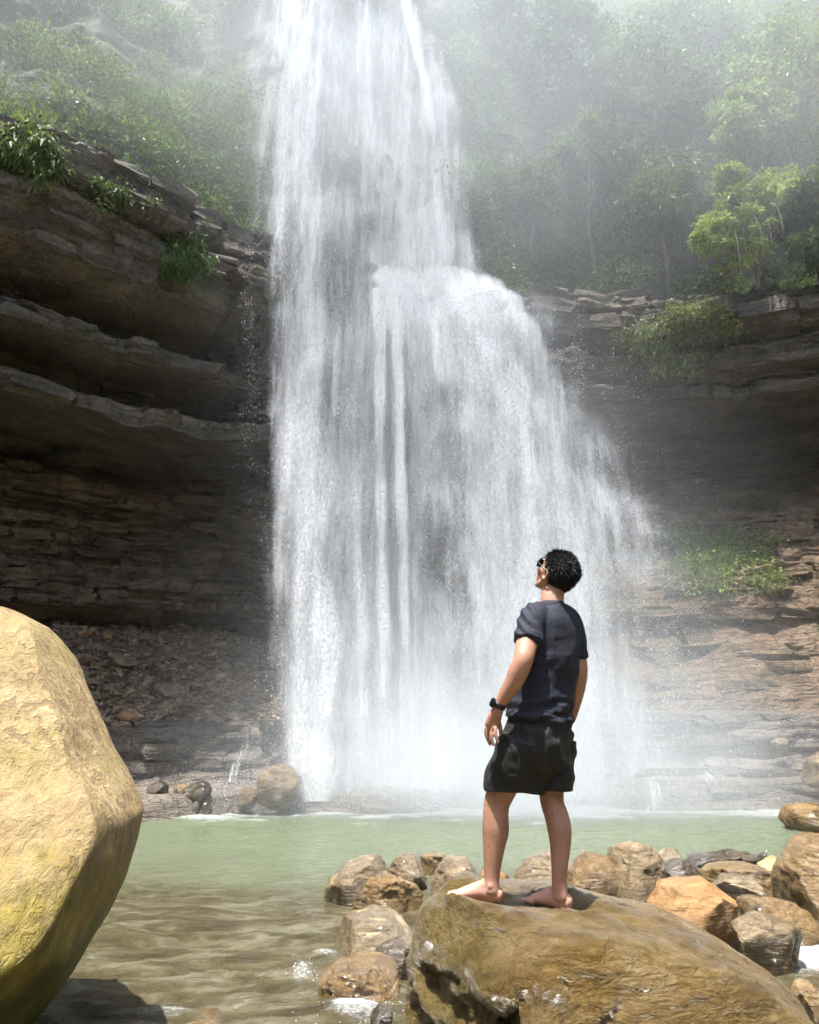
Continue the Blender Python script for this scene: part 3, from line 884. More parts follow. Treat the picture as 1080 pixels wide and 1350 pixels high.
BL = [
 ('boulder', 'banded brown boulder with a pale stripe at the left end of the rock row', [(427, 1185), (430, 1165), (450, 1145), (475, 1132), (500, 1130), (512, 1150), (508, 1190), (470, 1196)], 7.8, .40, 'b_band'),
 ('boulder', 'pale rounded boulder wedged behind the banded boulder', [(490, 1160), (505, 1135), (525, 1127), (550, 1128), (565, 1145), (568, 1165), (540, 1175), (500, 1172)], 8.2, .35, 'b_grey'),
 ('boulder', 'low dark-fronted boulder in front of the banded boulder', [(466, 1168), (485, 1157), (520, 1157), (545, 1165), (557, 1180), (555, 1200), (520, 1206), (480, 1208), (466, 1195)], 7.35, .32, 'b_brown'),
 ('boulder', 'jagged wet boulder beside the left foot of the person', [(565, 1150), (572, 1140), (595, 1130), (612, 1126), (625, 1145), (634, 1160), (620, 1174), (580, 1177), (566, 1168)], 8.0, .35, 'b_grey'),
 ('boulder', 'small brown rock peeking out behind the jagged boulder', [(553, 1130), (565, 1123), (590, 1127), (594, 1142), (570, 1147), (556, 1141)], 8.9, .25, 'b_brown'),
 ('boulder', 'long smooth brown boulder with an orange end beside the standing rock', [(430, 1245), (437, 1225), (460, 1208), (490, 1202), (530, 1205), (560, 1212), (566, 1245), (530, 1262), (480, 1263), (440, 1265)], 6.3, .42, 'b_band'),
 ('boulder', 'small black wet boulder below the long brown boulder', [(482, 1265), (490, 1247), (520, 1243), (547, 1250), (548, 1280), (515, 1289), (487, 1281)], 5.75, .25, 'b_dark'),
 ('boulder', 'flat washed rock with water pouring over its edge', [(420, 1292), (445, 1274), (490, 1268), (532, 1275), (530, 1318), (470, 1330), (430, 1320)], 5.35, .40, 'b_brown'),
 ('boulder', 'small dark rock in the foam under the standing rock', [(488, 1338), (500, 1325), (518, 1328), (520, 1350), (495, 1352)], 4.75, .13, 'b_dark'),
 ('boulder', 'orange rock seen between the shins of the person', [(626, 1166), (632, 1150), (650, 1143), (668, 1150), (676, 1166), (655, 1174)], 8.0, .24, 'b_orange'),
 ('boulder', 'low grey-brown rock between the feet of the person', [(654, 1174), (668, 1162), (690, 1163), (706, 1172), (700, 1184), (665, 1184)], 7.2, .25, 'b_grey'),
 ('boulder', 'pale ridged boulder behind the right shin of the person', [(672, 1166), (682, 1145), (705, 1128), (730, 1119), (752, 1130), (758, 1182), (700, 1184)], 7.9, .38, 'b_grey'),
 ('boulder', 'olive rounded boulder right of the standing person', [(744, 1172), (750, 1140), (775, 1124), (800, 1128), (813, 1150), (813, 1196), (780, 1202), (750, 1194)], 7.45, .38, 'b_brown'),
 ('boulder', 'tall upright grey-brown boulder with a flat face', [(801, 1155), (804, 1118), (825, 1104), (848, 1101), (861, 1114), (870, 1140), (878, 1168), (860, 1192), (840, 1200), (812, 1187)], 7.2, .30, 'b_grey'),
 ('boulder', 'small yellow stone on top of the standing rock edge', [(808, 1196), (820, 1187), (840, 1194), (854, 1210), (830, 1216), (812, 1209)], 6.5, .13, 'b_yellow'),
 ('boulder', 'big orange boulder with a split face', [(850, 1206), (855, 1185), (880, 1165), (910, 1153), (930, 1152), (950, 1165), (968, 1185), (974, 1206), (950, 1220), (920, 1226), (880, 1220), (855, 1216)], 6.45, .40, 'b_orange'),
 ('boulder', 'tan flat-topped rock at the water edge behind the tall boulder', [(864, 1132), (880, 1119), (896, 1120), (902, 1136), (886, 1147), (866, 1144)], 8.9, .28, 'b_band'),
 ('boulder', 'dark sloping slab leaning beside the tall boulder', [(868, 1142), (885, 1130), (905, 1135), (927, 1150), (921, 1162), (880, 1158)], 8.2, .22, 'b_dark'),
 ('boulder', 'long low dark ledge rock at the near edge of the pool', [(888, 1130), (930, 1127), (1000, 1125), (1042, 1119), (1045, 1138), (1000, 1143), (920, 1143), (895, 1138)], 9.1, .30, 'b_dark'),
 ('boulder', 'broad flat brown rock behind the orange boulder', [(922, 1157), (945, 1143), (990, 1141), (1026, 1150), (1033, 1176), (980, 1180), (940, 1174)], 8.1, .42, 'b_brown'),
 ('boulder', 'grey wedge rock just behind the orange boulder', [(938, 1168), (955, 1153), (985, 1155), (1004, 1172), (1002, 1187), (960, 1188)], 7.5, .28, 'b_grey'),
 ('boulder', 'pale yellow rock beside the large rock on the bank', [(990, 1146), (1010, 1135), (1025, 1129), (1035, 1140), (1032, 1154), (1005, 1154)], 8.7, .22, 'b_yellow'),
 ('boulder', 'large dark-sided brown rock with a pale top on the bank', [(1029, 1168), (1035, 1140), (1050, 1115), (1070, 1103), (1100, 1100), (1122, 1130), (1122, 1190), (1080, 1213), (1045, 1202), (1031, 1186)], 7.3, .50, 'b_brown'),
 ('boulder', 'smooth flat tan rock sloping into the whitewater', [(968, 1202), (985, 1186), (1020, 1184), (1050, 1194), (1080, 1214), (1105, 1237), (1060, 1240), (1000, 1234), (974, 1220)], 6.4, .28, 'b_brown'),
 ('boulder', 'grey angular rock against the flank of the standing rock', [(952, 1228), (965, 1210), (1000, 1206), (1040, 1214), (1057, 1230), (1042, 1247), (990, 1252), (956, 1244)], 5.8, .20, 'b_grey'),
 ('boulder', 'small tan rock in the whitewater past the standing rock', [(1036, 1306), (1052, 1292), (1085, 1302), (1095, 1330), (1050, 1328)], 4.9, .15, 'b_brown'),
 ('boulder', 'round grey boulder at the foot of the waterfall', [(340, 1040), (344, 1020), (358, 1009), (380, 1008), (396, 1018), (402, 1040), (392, 1054), (360, 1057), (343, 1052)], 13.5, .42, 'b_grey'),
 ('boulder', 'small grey stone beside the round boulder under the waterfall', [(309, 1046), (320, 1038), (334, 1038), (343, 1047), (336, 1056), (314, 1056)], 13.4, .2, 'b_grey'),
 ('boulder', 'angular dark rock on the wet shelf beside the tan boulder', [(192, 1046), (200, 1034), (210, 1029), (222, 1036), (226, 1047), (205, 1051)], 13.5, .22, 'b_dark'),
 ('boulder', 'flat brown stone in the middle of the wet shelf', [(224, 1043), (232, 1035), (248, 1033), (254, 1042), (240, 1047)], 13.6, .16, 'b_brown'),
 ('boulder', 'long low rock lying on the wet shelf by the waterfall', [(238, 1046), (250, 1035), (268, 1029), (284, 1034), (290, 1045), (268, 1050)], 13.45, .25, 'b_dark'),
 ('boulder', 'dark ledge rock jutting into the pool under the pale wall', [(1000, 1087), (1012, 1073), (1040, 1064), (1085, 1060), (1130, 1066), (1130, 1098), (1080, 1098), (1030, 1094)], 11.8, .4, 'b_brown'),
 ('boulder', 'grey-tan boulder on the shelf below the brown wall', [(1048, 1022), (1058, 1004), (1080, 992), (1110, 994), (1120, 1018), (1080, 1030)], 13.4, .3, 'b_grey'),
 ('boulder', 'rounded pale stone on the wet shelf below the wall', [(1012, 984), (1020, 974), (1036, 973), (1044, 983), (1034, 992), (1018, 991)], 14.6, .18, 'b_grey'),
 ('boulder', 'small brown rock in the shallow water near the tan boulder', [(225, 1352), (250, 1342), (285, 1338), (300, 1350), (280, 1362)], 4.95, .3, 'b_brown'),
]
for i, (nm, lab, ol, d, th, m) in enumerate(BL):
    boulder(nm, lab, ol, d, th, M[m], seed=20 + i * 3, sub=4 if d > 11 else 5, rough=0.09, planes=16, e=.5, sink=.5 if d < 11 else .12)
# row of small stones where the shelf drops into the pool
for i, x in enumerate((203, 216, 231, 246, 259, 272)):
    boulder('stone', 'small dark stone in the row where the shelf drops into the pool', [(x - 6, 1066), (x - 4, 1058), (x + 2, 1055), (x + 6, 1061), (x + 5, 1072), (x - 4, 1073)], 13.25, .12, M['b_dark'], seed=150 + i, sub=3, cat='stone', group='stones along the edge of the shelf')
# stones under the shallow water give the bed its relief
rgb_ = np.random.default_rng(77)

# ------------------------------------------------------------------ pool
def build_pool():
    xs = np.concatenate([np.arange(-9, -4.5, .12), np.arange(-4.5, 6, .045), np.arange(6, 11, .12)])
    ys = np.concatenate([np.arange(1.0, 4.2, .12), np.arange(4.2, 9, .03), np.arange(9, 14.6, .045)])
    X, Y = np.meshgrid(xs, ys)
    x, y = X.ravel(), Y.ravel()
    px, py = pix(np.stack([x, y, 0 * x], 1))
    near = sstep(9.5, 6.0, y)
    turb = 0.75 + near * 0.7
    z = 0.020 * fbm(np.stack([x * 1.6, y * 2.6, 0 * x], 1), 4, 5) * turb + 0.012 * fbm(np.stack([x * 6, y * 9, 0 * x + 4], 1), 3, 6) * turb
    # swirling streaks in the shallows
    wx = x + 0.5 * fbm(np.stack([x * .8, y * .8, 0 * x], 1), 3, 8); wy = y + 0.5 * fbm(np.stack([x * .8, y * .8, 0 * x + 3], 1), 3, 9)
    z += 0.030 * (1 - 2.5 * np.abs(fbm(np.stack([wx * 1.0, wy * 4.0, 0 * x], 1), 3, 10))) * near
    # foam: round the rocks, at the weir of rocks and where the falls land
    foam = np.zeros_like(x)
    nb = fbm(np.stack([x * 3, y * 3, 0 * x], 1), 4, 12)
    for b in BOULDERS:
        if b[2] > 12.5 or b[2] < 4.3: continue
        cx, cy_ = (b[0] + b[1]) / 2, (b[2] + b[3]) / 2
        r = np.hypot((x - cx) / max((b[1] - b[0]) / 2, .1), (y - cy_) / max((b[3] - b[2]) / 2, .1))
        foam = np.maximum(foam, 0.55 * np.exp(-((r - 1.05) / .16) ** 2) * (0.6 + .8 * nb))
    def blob(a, b_, sx, sy, amp):
        g = amp * np.exp(-(((px - a) / sx) ** 2 + ((py - b_) / sy) ** 2))
        return g * (0.75 + 0.7 * nb)
    for q in ((480, 1335, 60, 26, 1.0), (395, 1290, 22, 24, .7), (440, 1262, 40, 10, .8), (1065, 1266, 60, 36, 1.3), (215, 1335, 70, 22, .75), (125, 1270, 24, 30, .6), (300, 1335, 60, 30, .6), (180, 1290, 40, 18, .5), (430, 1180, 22, 16, .4)):
        foam = np.maximum(foam, blob(*q))
    # thin foam lines drawn out by the current over the shallows
    sw_ = 1 - np.abs(fbm(np.stack([wx * .9 + .4 * wy, wy * 3.4, 0 * x + 7], 1), 4, 16)) * 5
    foam = np.maximum(foam, .52 * np.clip(sw_, 0, 1) * sstep(9.6, 7.5, y) * sstep(-.1, .35, fbm(np.stack([x * .7, y * .7, 0 * x], 1), 3, 18)))
    chn = fbm(np.stack([x * 1.6, y * 3.0, 0 * x + 5], 1), 4, 19)
    far = .8 * sstep(11.9, 13.8, y + 1.3 * chn) * sstep(-6, -4, x) * (1 - sstep(6.3, 7.5, x))
    foam = np.maximum(foam, far * 1.0)
    z += .05 * np.clip(chn + .3, 0, 1) * sstep(12.2, 13.2, y)
    z += np.clip(foam, 0, 1) * 0.045 * (0.5 + nb) * sstep(12.8, 12, y)
    depthm = sstep(6.9, 9.9, y + 0.9 * fbm(np.stack([x * .5, y * .9, 0 * x + 2], 1), 3, 14) + (x - .2) * .12)
    me = mesh_np('pool_water', np.stack([x, y, z], 1), grid_faces(len(ys), len(xs)), True)
    vattr(me, 'foam', foam); vattr(me, 'deep', depthm)
    b = NB('pool_water')
    co = b.coord()
    fo, de = b.attr('foam'), b.attr('deep')
    wv = b.mapping(co, (1, 2.6, 1))
    sw = b.noise(wv, 1.5, 5, 0.6, 1.6)
    shal = b.cramp(sw, [(0.32, (0.045, 0.035, 0.017)), (0.5, (0.085, 0.072, 0.038)), (0.64, (0.15, 0.138, 0.09))])
    dp = b.mix(b.noise(wv, 0.9, 4, 0.6, 0.6), (0.10, 0.125, 0.072), (0.155, 0.18, 0.115))
    col = b.mix(de, shal, dp)
    fn = b.noise(b.mapping(co, (1, 1.6, 1)), 16, 7, 0.75, 1.2)
    fm = b.ramp(b.math('ADD', fo, b.math('MULTIPLY', b.math('SUBTRACT', fn, 0.5), 1.1)), 0.44, 1.0)
    col = b.mix(fm, col, (0.46, 0.48, 0.49))
    rp = b.math('ADD', b.noise(b.mapping(co, (1, 2.2, 1)), 7, 5, 0.65, 0.8), b.math('MULTIPLY', b.noise(b.mapping(co, (1, 1.8, 1)), 26, 3, 0.6), 0.35))
    nrm = b.bump(rp, 0.8, 0.06)
    nrm = b.bump(fn, 0.5, 0.05, nrm)
    rough = b.math('ADD', 0.06, b.math('MULTIPLY', fm, 0.6))
    sh = b.bsdf(col, rough, nrm, 0.5, IOR=1.33)
    tag(link('pool_water', me, b.done(sh)), 'green pool turning brown and rippled in the shallows', kind='structure')
build_pool()

# ------------------------------------------------------------------ the waterfall
FALL = empty('waterfall', (0, 15.5, 0))
tag(FALL, 'tall white waterfall plunging over the overhang into the pool', kind='structure')
SHEETS = []
def sheet(name, rows, m, seed, cols=26, wob=0.18, edge=0.16, step=12, den_noise=0.3):
    rows = np.array(rows, float)          # py, left px, right px, depth, density
    wid = (rows[:, 2] - rows[:, 1]) * .09
    rows[:, 1] -= wid; rows[:, 2] += wid
    py = np.arange(rows[0, 0], rows[-1, 0] + step, step)
    L, Rr, D, Q = [np.interp(py, rows[:, 0], rows[:, i]) for i in (1, 2, 3, 4)]
    k = np.ones(5) / 5
    def sm(a): return np.convolve(np.pad(a, 2, mode='edge'), k, 'valid')
    L, Rr, D = sm(L), sm(Rr), sm(D)
    u = np.linspace(0, 1, cols)
    V = np.zeros((len(py), cols, 3))
    PX = L[:, None] * (1 - u) + Rr[:, None] * u
    for i in range(len(py)):
        for j in range(cols):
            V[i, j] = P(PX[i, j], py[i], D[i])
    q = np.stack([(u[None, :] * 5 + 0 * PX).ravel(), V[..., 2].ravel() * .25, 0 * PX.ravel() + seed], 1)
    wobn = fbm(q, 3, seed).reshape(PX.shape)
    V[..., 1] += wob * wobn
    rag = fbm(np.stack([V[..., 2].ravel() * .9, 0 * PX.ravel() + seed * 3.3, 0 * PX.ravel()], 1), 4, seed + 5).reshape(PX.shape) * .17
    rag2 = fbm(np.stack([V[..., 2].ravel() * .9, 0 * PX.ravel() + seed * 5.3 + 9, 0 * PX.ravel()], 1), 4, seed + 6).reshape(PX.shape) * .17
    ed = sstep(0.02, edge * 1.5, u[None, :] + rag) * sstep(.98, 1 - edge * 1.5, u[None, :] + rag2)
    ed *= sstep(0, .06, u)[None, :] * sstep(1, .94, u)[None, :]
    den = Q[:, None] * ed
    dn = fbm(np.stack([(PX * .03).ravel(), V[..., 2].ravel() * .35, 0 * PX.ravel() + seed], 1), 3, seed + 2).reshape(PX.shape)
    den = np.clip(den * (1 + den_noise * dn), 0, 1.2)
    fl = np.stack([V[..., 0] + seed * 3.1, V[..., 2], np.full(PX.shape, seed * 1.7)], 2)
    me = mesh_np(name, V.reshape(-1, 3), grid_faces(len(py), cols), True)
    vattr(me, 'den', den.ravel()); vattr(me, 'flow', fl.reshape(-1, 3), 'FLOAT_VECTOR')
    o = link(name, me, m); set_parent(o, FALL)
    SHEETS.append((py, PX, D, Q, V, den))
    return o
MF = [mat_water_fall('falling_water_%s' % n, k, s, lo, hi, g) for n, k, s, lo, hi, g in
      (('soft', .7, 1.3, .30, .90, .1), ('core', .8, 4.1, .33, .77, .25), ('streak', 1.1, 7.7, .42, .80, .4), ('grain', .55, 9.2, .41, .80, .8), ('smooth', 1.4, 2.2, .26, .66, .05), ('thin', 1.5, 3.3, .40, .62, 1.0))]
dA = [(-60, 17.2), (100, 15.9), (300, 15.0), (600, 14.5), (1050, 14.05)]
def rowsA(l, r, q, dd=0):
    return [(p, l[i], r[i], d + dd, q[i]) for i, (p, d) in enumerate(dA)]
sheet('water_curtain', rowsA((296, 300, 312, 324, 340), (480, 484, 494, 502, 515), (.42, .44, .48, .52, .62), .25), MF[0], 1, wob=.2, edge=.3)
sheet('water_curtain', rowsA((318, 320, 324, 336, 350), (456, 460, 464, 470, 484), (.42, .44, .5, .56, .7), .1), MF[2], 2, wob=.25, edge=.28)
sheet('water_curtain', rowsA((354, 358, 358, 360, 368), (424, 428, 440, 446, 460), (.62, .62, .64, .7, .8), -.1), MF[1], 3, wob=.2, edge=.34)
sheet('water_curtain', rowsA((330, 332, 334, 342, 354), (448, 452, 454, 460, 474), (.48, .46, .48, .56, .7), -.3), MF[3], 4, wob=.3, edge=.3)
# upper fall that lands on the ledge
dB = [(-60, 430, 480, 18.3, .42), (-20, 430, 520, 18.1, .42), (0, 430, 547, 18.0, .42), (40, 430, 574, 17.9, .42), (120, 432, 602, 17.6, .42), (230, 436, 620, 17.3, .42), (378, 440, 640, 16.9, .5)]
sheet('water_curtain', dB, MF[0], 5, wob=.15, edge=.1)
sheet('water_curtain', [(a, b + 20, c - 2, d - .15, e) for a, b, c, d, e in dB], MF[2], 6, wob=.2, edge=.08)
sheet('water_curtain', [(a, b + 10, c, d - .3, e * .95) for a, b, c, d, e in dB], MF[3], 7, wob=.2, edge=.08)
sheet('water_stream', [(-60, 462, 496, 17.7, .8), (120, 466, 500, 17.3, .75), (375, 476, 512, 16.5, .75)], MF[2], 8, cols=10, edge=.35)
sheet('water_stream', [(-10, 520, 546, 17.7, .7), (60, 534, 562, 17.5, .8), (160, 556, 584, 17.2, .8), (375, 572, 604, 16.6, .8)], MF[1], 9, cols=10, edge=.35)
# the ledge where it breaks
sheet('water_cascade', [(352, 500, 625, 16.3, .4), (370, 484, 668, 15.8, 1.0), (388, 478, 700, 15.45, 1.1), (420, 476, 718, 15.25, .75), (480, 478, 745, 15.15, .5), (600, 485, 800, 15.0, .2)], MF[1], 10, cols=40, wob=.3, edge=.12, step=5)
# lower fall below the ledge
sheet('water_stream', [(380, 484, 514, 15.0, .95), (600, 487, 516, 14.75, .95), (800, 490, 520, 14.5, .85), (920, 492, 526, 14.4, .5)], MF[4], 11, cols=10, edge=.4)
sheet('water_stream', [(388, 513, 534, 15.0, .9), (620, 517, 540, 14.75, .9), (800, 521, 546, 14.5, .7), (905, 524, 550, 14.4, .3)], MF[4], 12, cols=8, edge=.4)
sheet('water_curtain', [(385, 415, 580, 16.0, .48), (700, 420, 600, 15.3, .55), (1050, 430, 630, 14.9, .62)], MF[0], 13, wob=.2)
dF = [(392, 505, 728, 15.6, .66), (470, 510, 785, 15.3, .68), (550, 514, 828, 15.1, .66), (700, 520, 895, 14.9, .62), (850, 522, 950, 14.7, .57), (1050, 520, 1010, 14.5, .5)]
sheet('water_curtain', dF, MF[3], 14, cols=40, wob=.5, edge=.27)
sheet('water_curtain', [(a, b + 5, c - 40, d - .35, e) for a, b, c, d, e in dF], MF[3], 15, cols=40, wob=.5, edge=.30)
sheet('water_curtain', [(a, b, c + 25, d + .2, e * .9) for a, b, c, d, e in dF], MF[0], 16, cols=40, wob=.4, edge=.32)
sheet('water_curtain', [(500, 445, 480, 14.3, .3), (650, 452, 485, 14.2, .6), (820, 455, 500, 14.1, .75), (940, 450, 510, 14.0, .6)], MF[2], 17, cols=12, wob=.3, edge=.4)
sheet('water_curtain', [(-60, 400, 500, 16.9, .38), (120, 404, 560, 16.2, .40), (260, 408, 600, 15.7, .44), (375, 412, 620, 15.35, .45), (480, 415, 600, 15.1, .4), (800, 425, 570, 14.8, .42), (1050, 430, 620, 14.6, .6)], MF[0], 23, cols=36, wob=.15, edge=.15)
sheet('water_curtain', [(-60, 405, 480, 16.7, .34), (250, 410, 560, 15.6, .36), (380, 415, 590, 15.2, .4), (700, 425, 575, 14.9, .34), (1050, 430, 600, 14.5, .5)], MF[2], 24, cols=36, wob=.15, edge=.15)
# thin trickles off the rim on both sides
sheet('water_trickle', [(285, 320, 340, 14.35, .34), (420, 320, 338, 14.3, .30), (600, 318, 342, 14.25, .15)], MF[2], 18, cols=8, edge=.3)
sheet('water_trickle', [(392, 756, 770, 16.9, .28), (520, 758, 772, 16.8, .12)], MF[2], 19, cols=5, edge=.4)

# small cascades over the steps of the shelf, laid on the rock they run over
def cascade(pts, wpx, seed, q=.34):
    rows = []
    for (x, y) in pts:
        h = hit(x, y)
        d = h[0].y if h is not None and h[0] is not None else 13.6
        rows.append((y, x - wpx / 2, x + wpx / 2, d - .10, q))
    for i in range(len(rows) - 2, -1, -1):          # never run back under the lower step
        rows[i] = rows[i][:3] + (max(rows[i][3], rows[i + 1][3]), q)
    sheet('water_cascade', rows, MF[5], seed, cols=20, wob=.05, edge=.33, step=3)
for k_, (pts_, w_) in enumerate([([(870, 1025), (865, 1045), (860, 1062), (855, 1080)], 90), ([(985, 1046), (978, 1060), (970, 1074), (966, 1084)], 34), ([(770, 1030), (765, 1055), (760, 1078)], 90),
                                 ([(940, 1005), (938, 1018), (936, 1030)], 70), ([(330, 962), (322, 985), (312, 1010), (305, 1030)], 40)]):
    cascade(pts_, w_, 30 + k_)

def tetra_cloud(name, C, S, m, seed, stretch=1.6):
    rg = np.random.default_rng(seed)
    n = len(C)
    base = np.array([(1, 1, 1), (-1, -1, 1), (-1, 1, -1), (1, -1, -1)], float) / 1.73
    a = rg.normal(0, 1, (n, 3, 3))
    q, _ = np.linalg.qr(a)
    v = np.einsum('nij,kj->nki', q, base) * S[:, None, None]
    v[..., 2] *= stretch
    v = v + C[:, None, :]
    f = np.array([(0, 1, 2), (0, 3, 1), (0, 2, 3), (1, 3, 2)])
    F = (f[None] + (np.arange(n) * 4)[:, None, None]).reshape(-1, 3)
    return mesh_np(name, v.reshape(-1, 3), F, True)
def spray():
    rg = np.random.default_rng(3)
    Cs, Ss = [], []
    wts = [(0, 5000), (1, 6000), (2, 2500), (3, 2500), (5, 5000), (6, 2500), (8, 2500), (9, 5000), (12, 4000), (13, 17000), (14, 17000), (15, 5000), (16, 1500), (17, 1500), (18, 1500), (19, 500), (20, 300)]
    for si, n in wts:
        py, PX, D, Q, V, den = SHEETS[si]
        nr_, nc_ = PX.shape
        i = rg.uniform(0, nr_ - 1.001, n * 2); j = (0.5 + 0.5 * np.clip(rg.normal(0, .45, n * 2), -1.02, 1.02)) * (nc_ - 1.001)
        i0, j0 = np.clip(i.astype(int), 0, nr_ - 2), np.clip(j.astype(int), 0, nc_ - 2)
        fi, fj = (i - i0)[:, None], (j - j0)[:, None]
        p = (V[i0, j0] * (1 - fi) + V[i0 + 1, j0] * fi) * (1 - fj) + (V[i0, j0 + 1] * (1 - fi) + V[i0 + 1, j0 + 1] * fi) * fj
        p += rg.normal(0, 1, p.shape) * np.array([.04, .28, .1])
        cl = fbm(p * np.array([1.8, .8, .8]), 4, 33 + si)
        keep = rg.random(len(p)) < np.clip(0.45 + 1.6 * cl, 0.05, 1)
        p = p[keep][:n]
        Cs.append(p)
        Ss.append(rg.uniform(.003, .0075, len(p)) * (1 + (rg.random(len(p)) < .06) * .8))
    me = tetra_cloud('spray_droplets', np.concatenate(Cs), np.concatenate(Ss), M['drop'], 4, 2.0)
    o = tag(link('spray_droplets', me, M['drop']), kind='stuff'); set_parent(o, FALL)
    # splash thrown up where the water lands and along the pool edge
    n = 26000
    px = np.concatenate([rg.uniform(200, 380, 1500), rg.normal(560, 190, n)])
    px = px[(px > 195) & (px < 955)]
    n = len(px)
    h = np.abs(rg.normal(0, .32, n))
    c = np.stack([(px - 540) / 1000 * 13.6 * 1.0, rg.uniform(13.3, 14.4, n), h], 1)
    cl = fbm(c * np.array([2.2, 1.5, 2.5]), 3, 71)
    c = c[rg.random(n) < np.clip(.4 + 1.8 * cl, .03, 1)]
    me = tetra_cloud('splash', c, rg.uniform(.004, .009, len(c)), M['drop'], 5, 1.2)
    o = tag(link('splash_droplets', me, M['drop']), kind='stuff'); set_parent(o, FALL)
    # small splashes in the near rapids
    C = []
    for (x, y, sx, n) in ((475, 1338, 30, 260), (400, 1292, 12, 120), (1062, 1255, 26, 300)):
        qx, qy = rg.normal(x, sx, n), rg.normal(y, sx * .4, n)
        for a_, b_ in zip(qx, qy):
            p = PZ(a_, max(b_, 1150), 0.0); p[2] = abs(rg.normal(0, .035)) + .01
            C.append(p)
    C = np.array(C)
    me = tetra_cloud('rapids_splash', C, rg.uniform(.002, .006, len(C)), M['drop'], 6, 1.2)
    tag(link('rapids_splash', me, M['drop']), 'white drops thrown up by the rapids between the rocks', kind='stuff')
spray()
# ------------------------------------------------------------------ foliage
def leaf_mesh(name, C, D, S, colr, seed, wide=0.45, droop=0.25):
    """folded leaf blades: C positions, D growth directions, S lengths, colr colours"""
    rg = np.random.default_rng(seed)
    n = len(C)
    D = D / (np.linalg.norm(D, axis=1)[:, None] + 1e-9)
    r = rg.normal(0, 1, (n, 3)); r[:, 2] *= .35
    W = np.cross(D, r); W /= np.linalg.norm(W, axis=1)[:, None] + 1e-9
    N = np.cross(W, D)
    N *= np.where(N[:, 2:3] < 0, -1, 1)
    s = S[:, None]
    base = C
    tip = C + D * s - np.array([0, 0, 1]) * s * droop
    mid = C + D * s * .5 + N * s * .10
    w = wide * s * .5
    v = np.stack([base, mid + W * w - N * s * .06, tip, mid - W * w - N * s * .06], 1).reshape(-1, 3)
    f = np.arange(n * 4).reshape(n, 4)
    me = mesh_np(name, v, f, False)
    vattr(me, 'col', np.repeat(colr, 4, 0), 'FLOAT_COLOR')
    me.materials.append(M['leaf'])
    return me
def dirs(n, rg, up=0.3, out=None, k=1.0):
    d = rg.normal(0, 1, (n, 3))
    d /= np.linalg.norm(d, axis=1)[:, None]
    d[:, 2] += up
    if out is not None: d = d + out * k
    return d
GREENS = 1.45 * np.array([(0.07, 0.11, 0.03), (0.10, 0.145, 0.04), (0.13, 0.175, 0.06), (0.06, 0.10, 0.04), (0.155, 0.185, 0.065), (0.085, 0.12, 0.06)])
def leafcol(n, base, rg, var=.28):
    c = np.array(base)[None] * (1 + rg.normal(0, var, (n, 1)))
    c = c * (1 + rg.normal(0, .07, (n, 3)))
    return np.clip(c, .008, .6)

def hillside_cover(name, label, px0, px1, py0, py1, nclump, seed, dens_thr=-.25, lsize=(.07, .15)):
    rg = np.random.default_rng(seed)
    rows = np.where((KROW >= 28.9) & (KROW <= 34.2))[0]
    G = GRID[rows[0]:rows[-1] + 1]
    px, py = pix(G)
    cand = np.argwhere((px > px0) & (px < px1) & (py > py0) & (py < py1))
    nrm = np.cross(np.gradient(G, axis=1), np.gradient(G, axis=0))
    nrm /= np.linalg.norm(nrm, axis=2)[..., None] + 1e-9
    fl = np.where((nrm[..., 1] > 0) & (nrm[..., 2] < .2), -1, 1)
    nrm = nrm * fl[..., None]
    # rows higher up are coarser: weight candidates by cell size
    wgt = np.linalg.norm(np.gradient(G, axis=0), axis=2)[cand[:, 0], cand[:, 1]] * np.linalg.norm(np.gradient(G, axis=1), axis=2)[cand[:, 0], cand[:, 1]]
    wgt /= wgt.sum()
    pick = rg.choice(len(cand), nclump, p=wgt)
    C, D, S, K = [], [], [], []
    for i in pick:
        r, c = cand[i]
        p, n0 = G[r, c], nrm[r, c]
        if n0[1] > 0.3: n0 = -n0
        if fbm(p[None] * .45, 3, seed + 4)[0] < dens_thr: continue
        R_ = rg.uniform(.18, .55)
        n = int(R_ * 260)
        q = rg.normal(0, 1, (n, 3)); q /= np.linalg.norm(q, axis=1)[:, None]
        q *= R_ * rg.uniform(.35, 1, (n, 1)) ** .5 * np.array([1.15, 1, .8])
        q += n0 * R_ * .45
        base = GREENS[rg.integers(len(GREENS))] * rg.uniform(.55, 1.5)
        C.append(p + q); D.append(dirs(n, rg, .1, (q / R_) + np.array([0, -.3, 0]), 1.0))
        S.append(rg.uniform(lsize[0], lsize[1], n) * rg.choice([.5, .65, .85, 1.2]))
        K.append(leafcol(n, base, rg))
    C, D, S, K = map(np.concatenate, (C, D, S, K))
    me = leaf_mesh(name, C, D, S, K, seed + 9)
    tag(link(name, me), label, kind='stuff')
hillside_cover('undergrowth', 'dense undergrowth covering the steep slope above the left ledge', -40, 400, -60, 330, 1500, 1, -.02, (.08, .16))
hillside_cover('undergrowth', 'dense undergrowth covering the slope beside the upper fall', 590, 1110, -60, 405, 2400, 2, -.6, (.09, .18))

hillside_cover('undergrowth', 'light green moss and low leaves on the spur right beside the upper fall', 596, 735, 50, 395, 900, 3, -.7, (.06, .12))

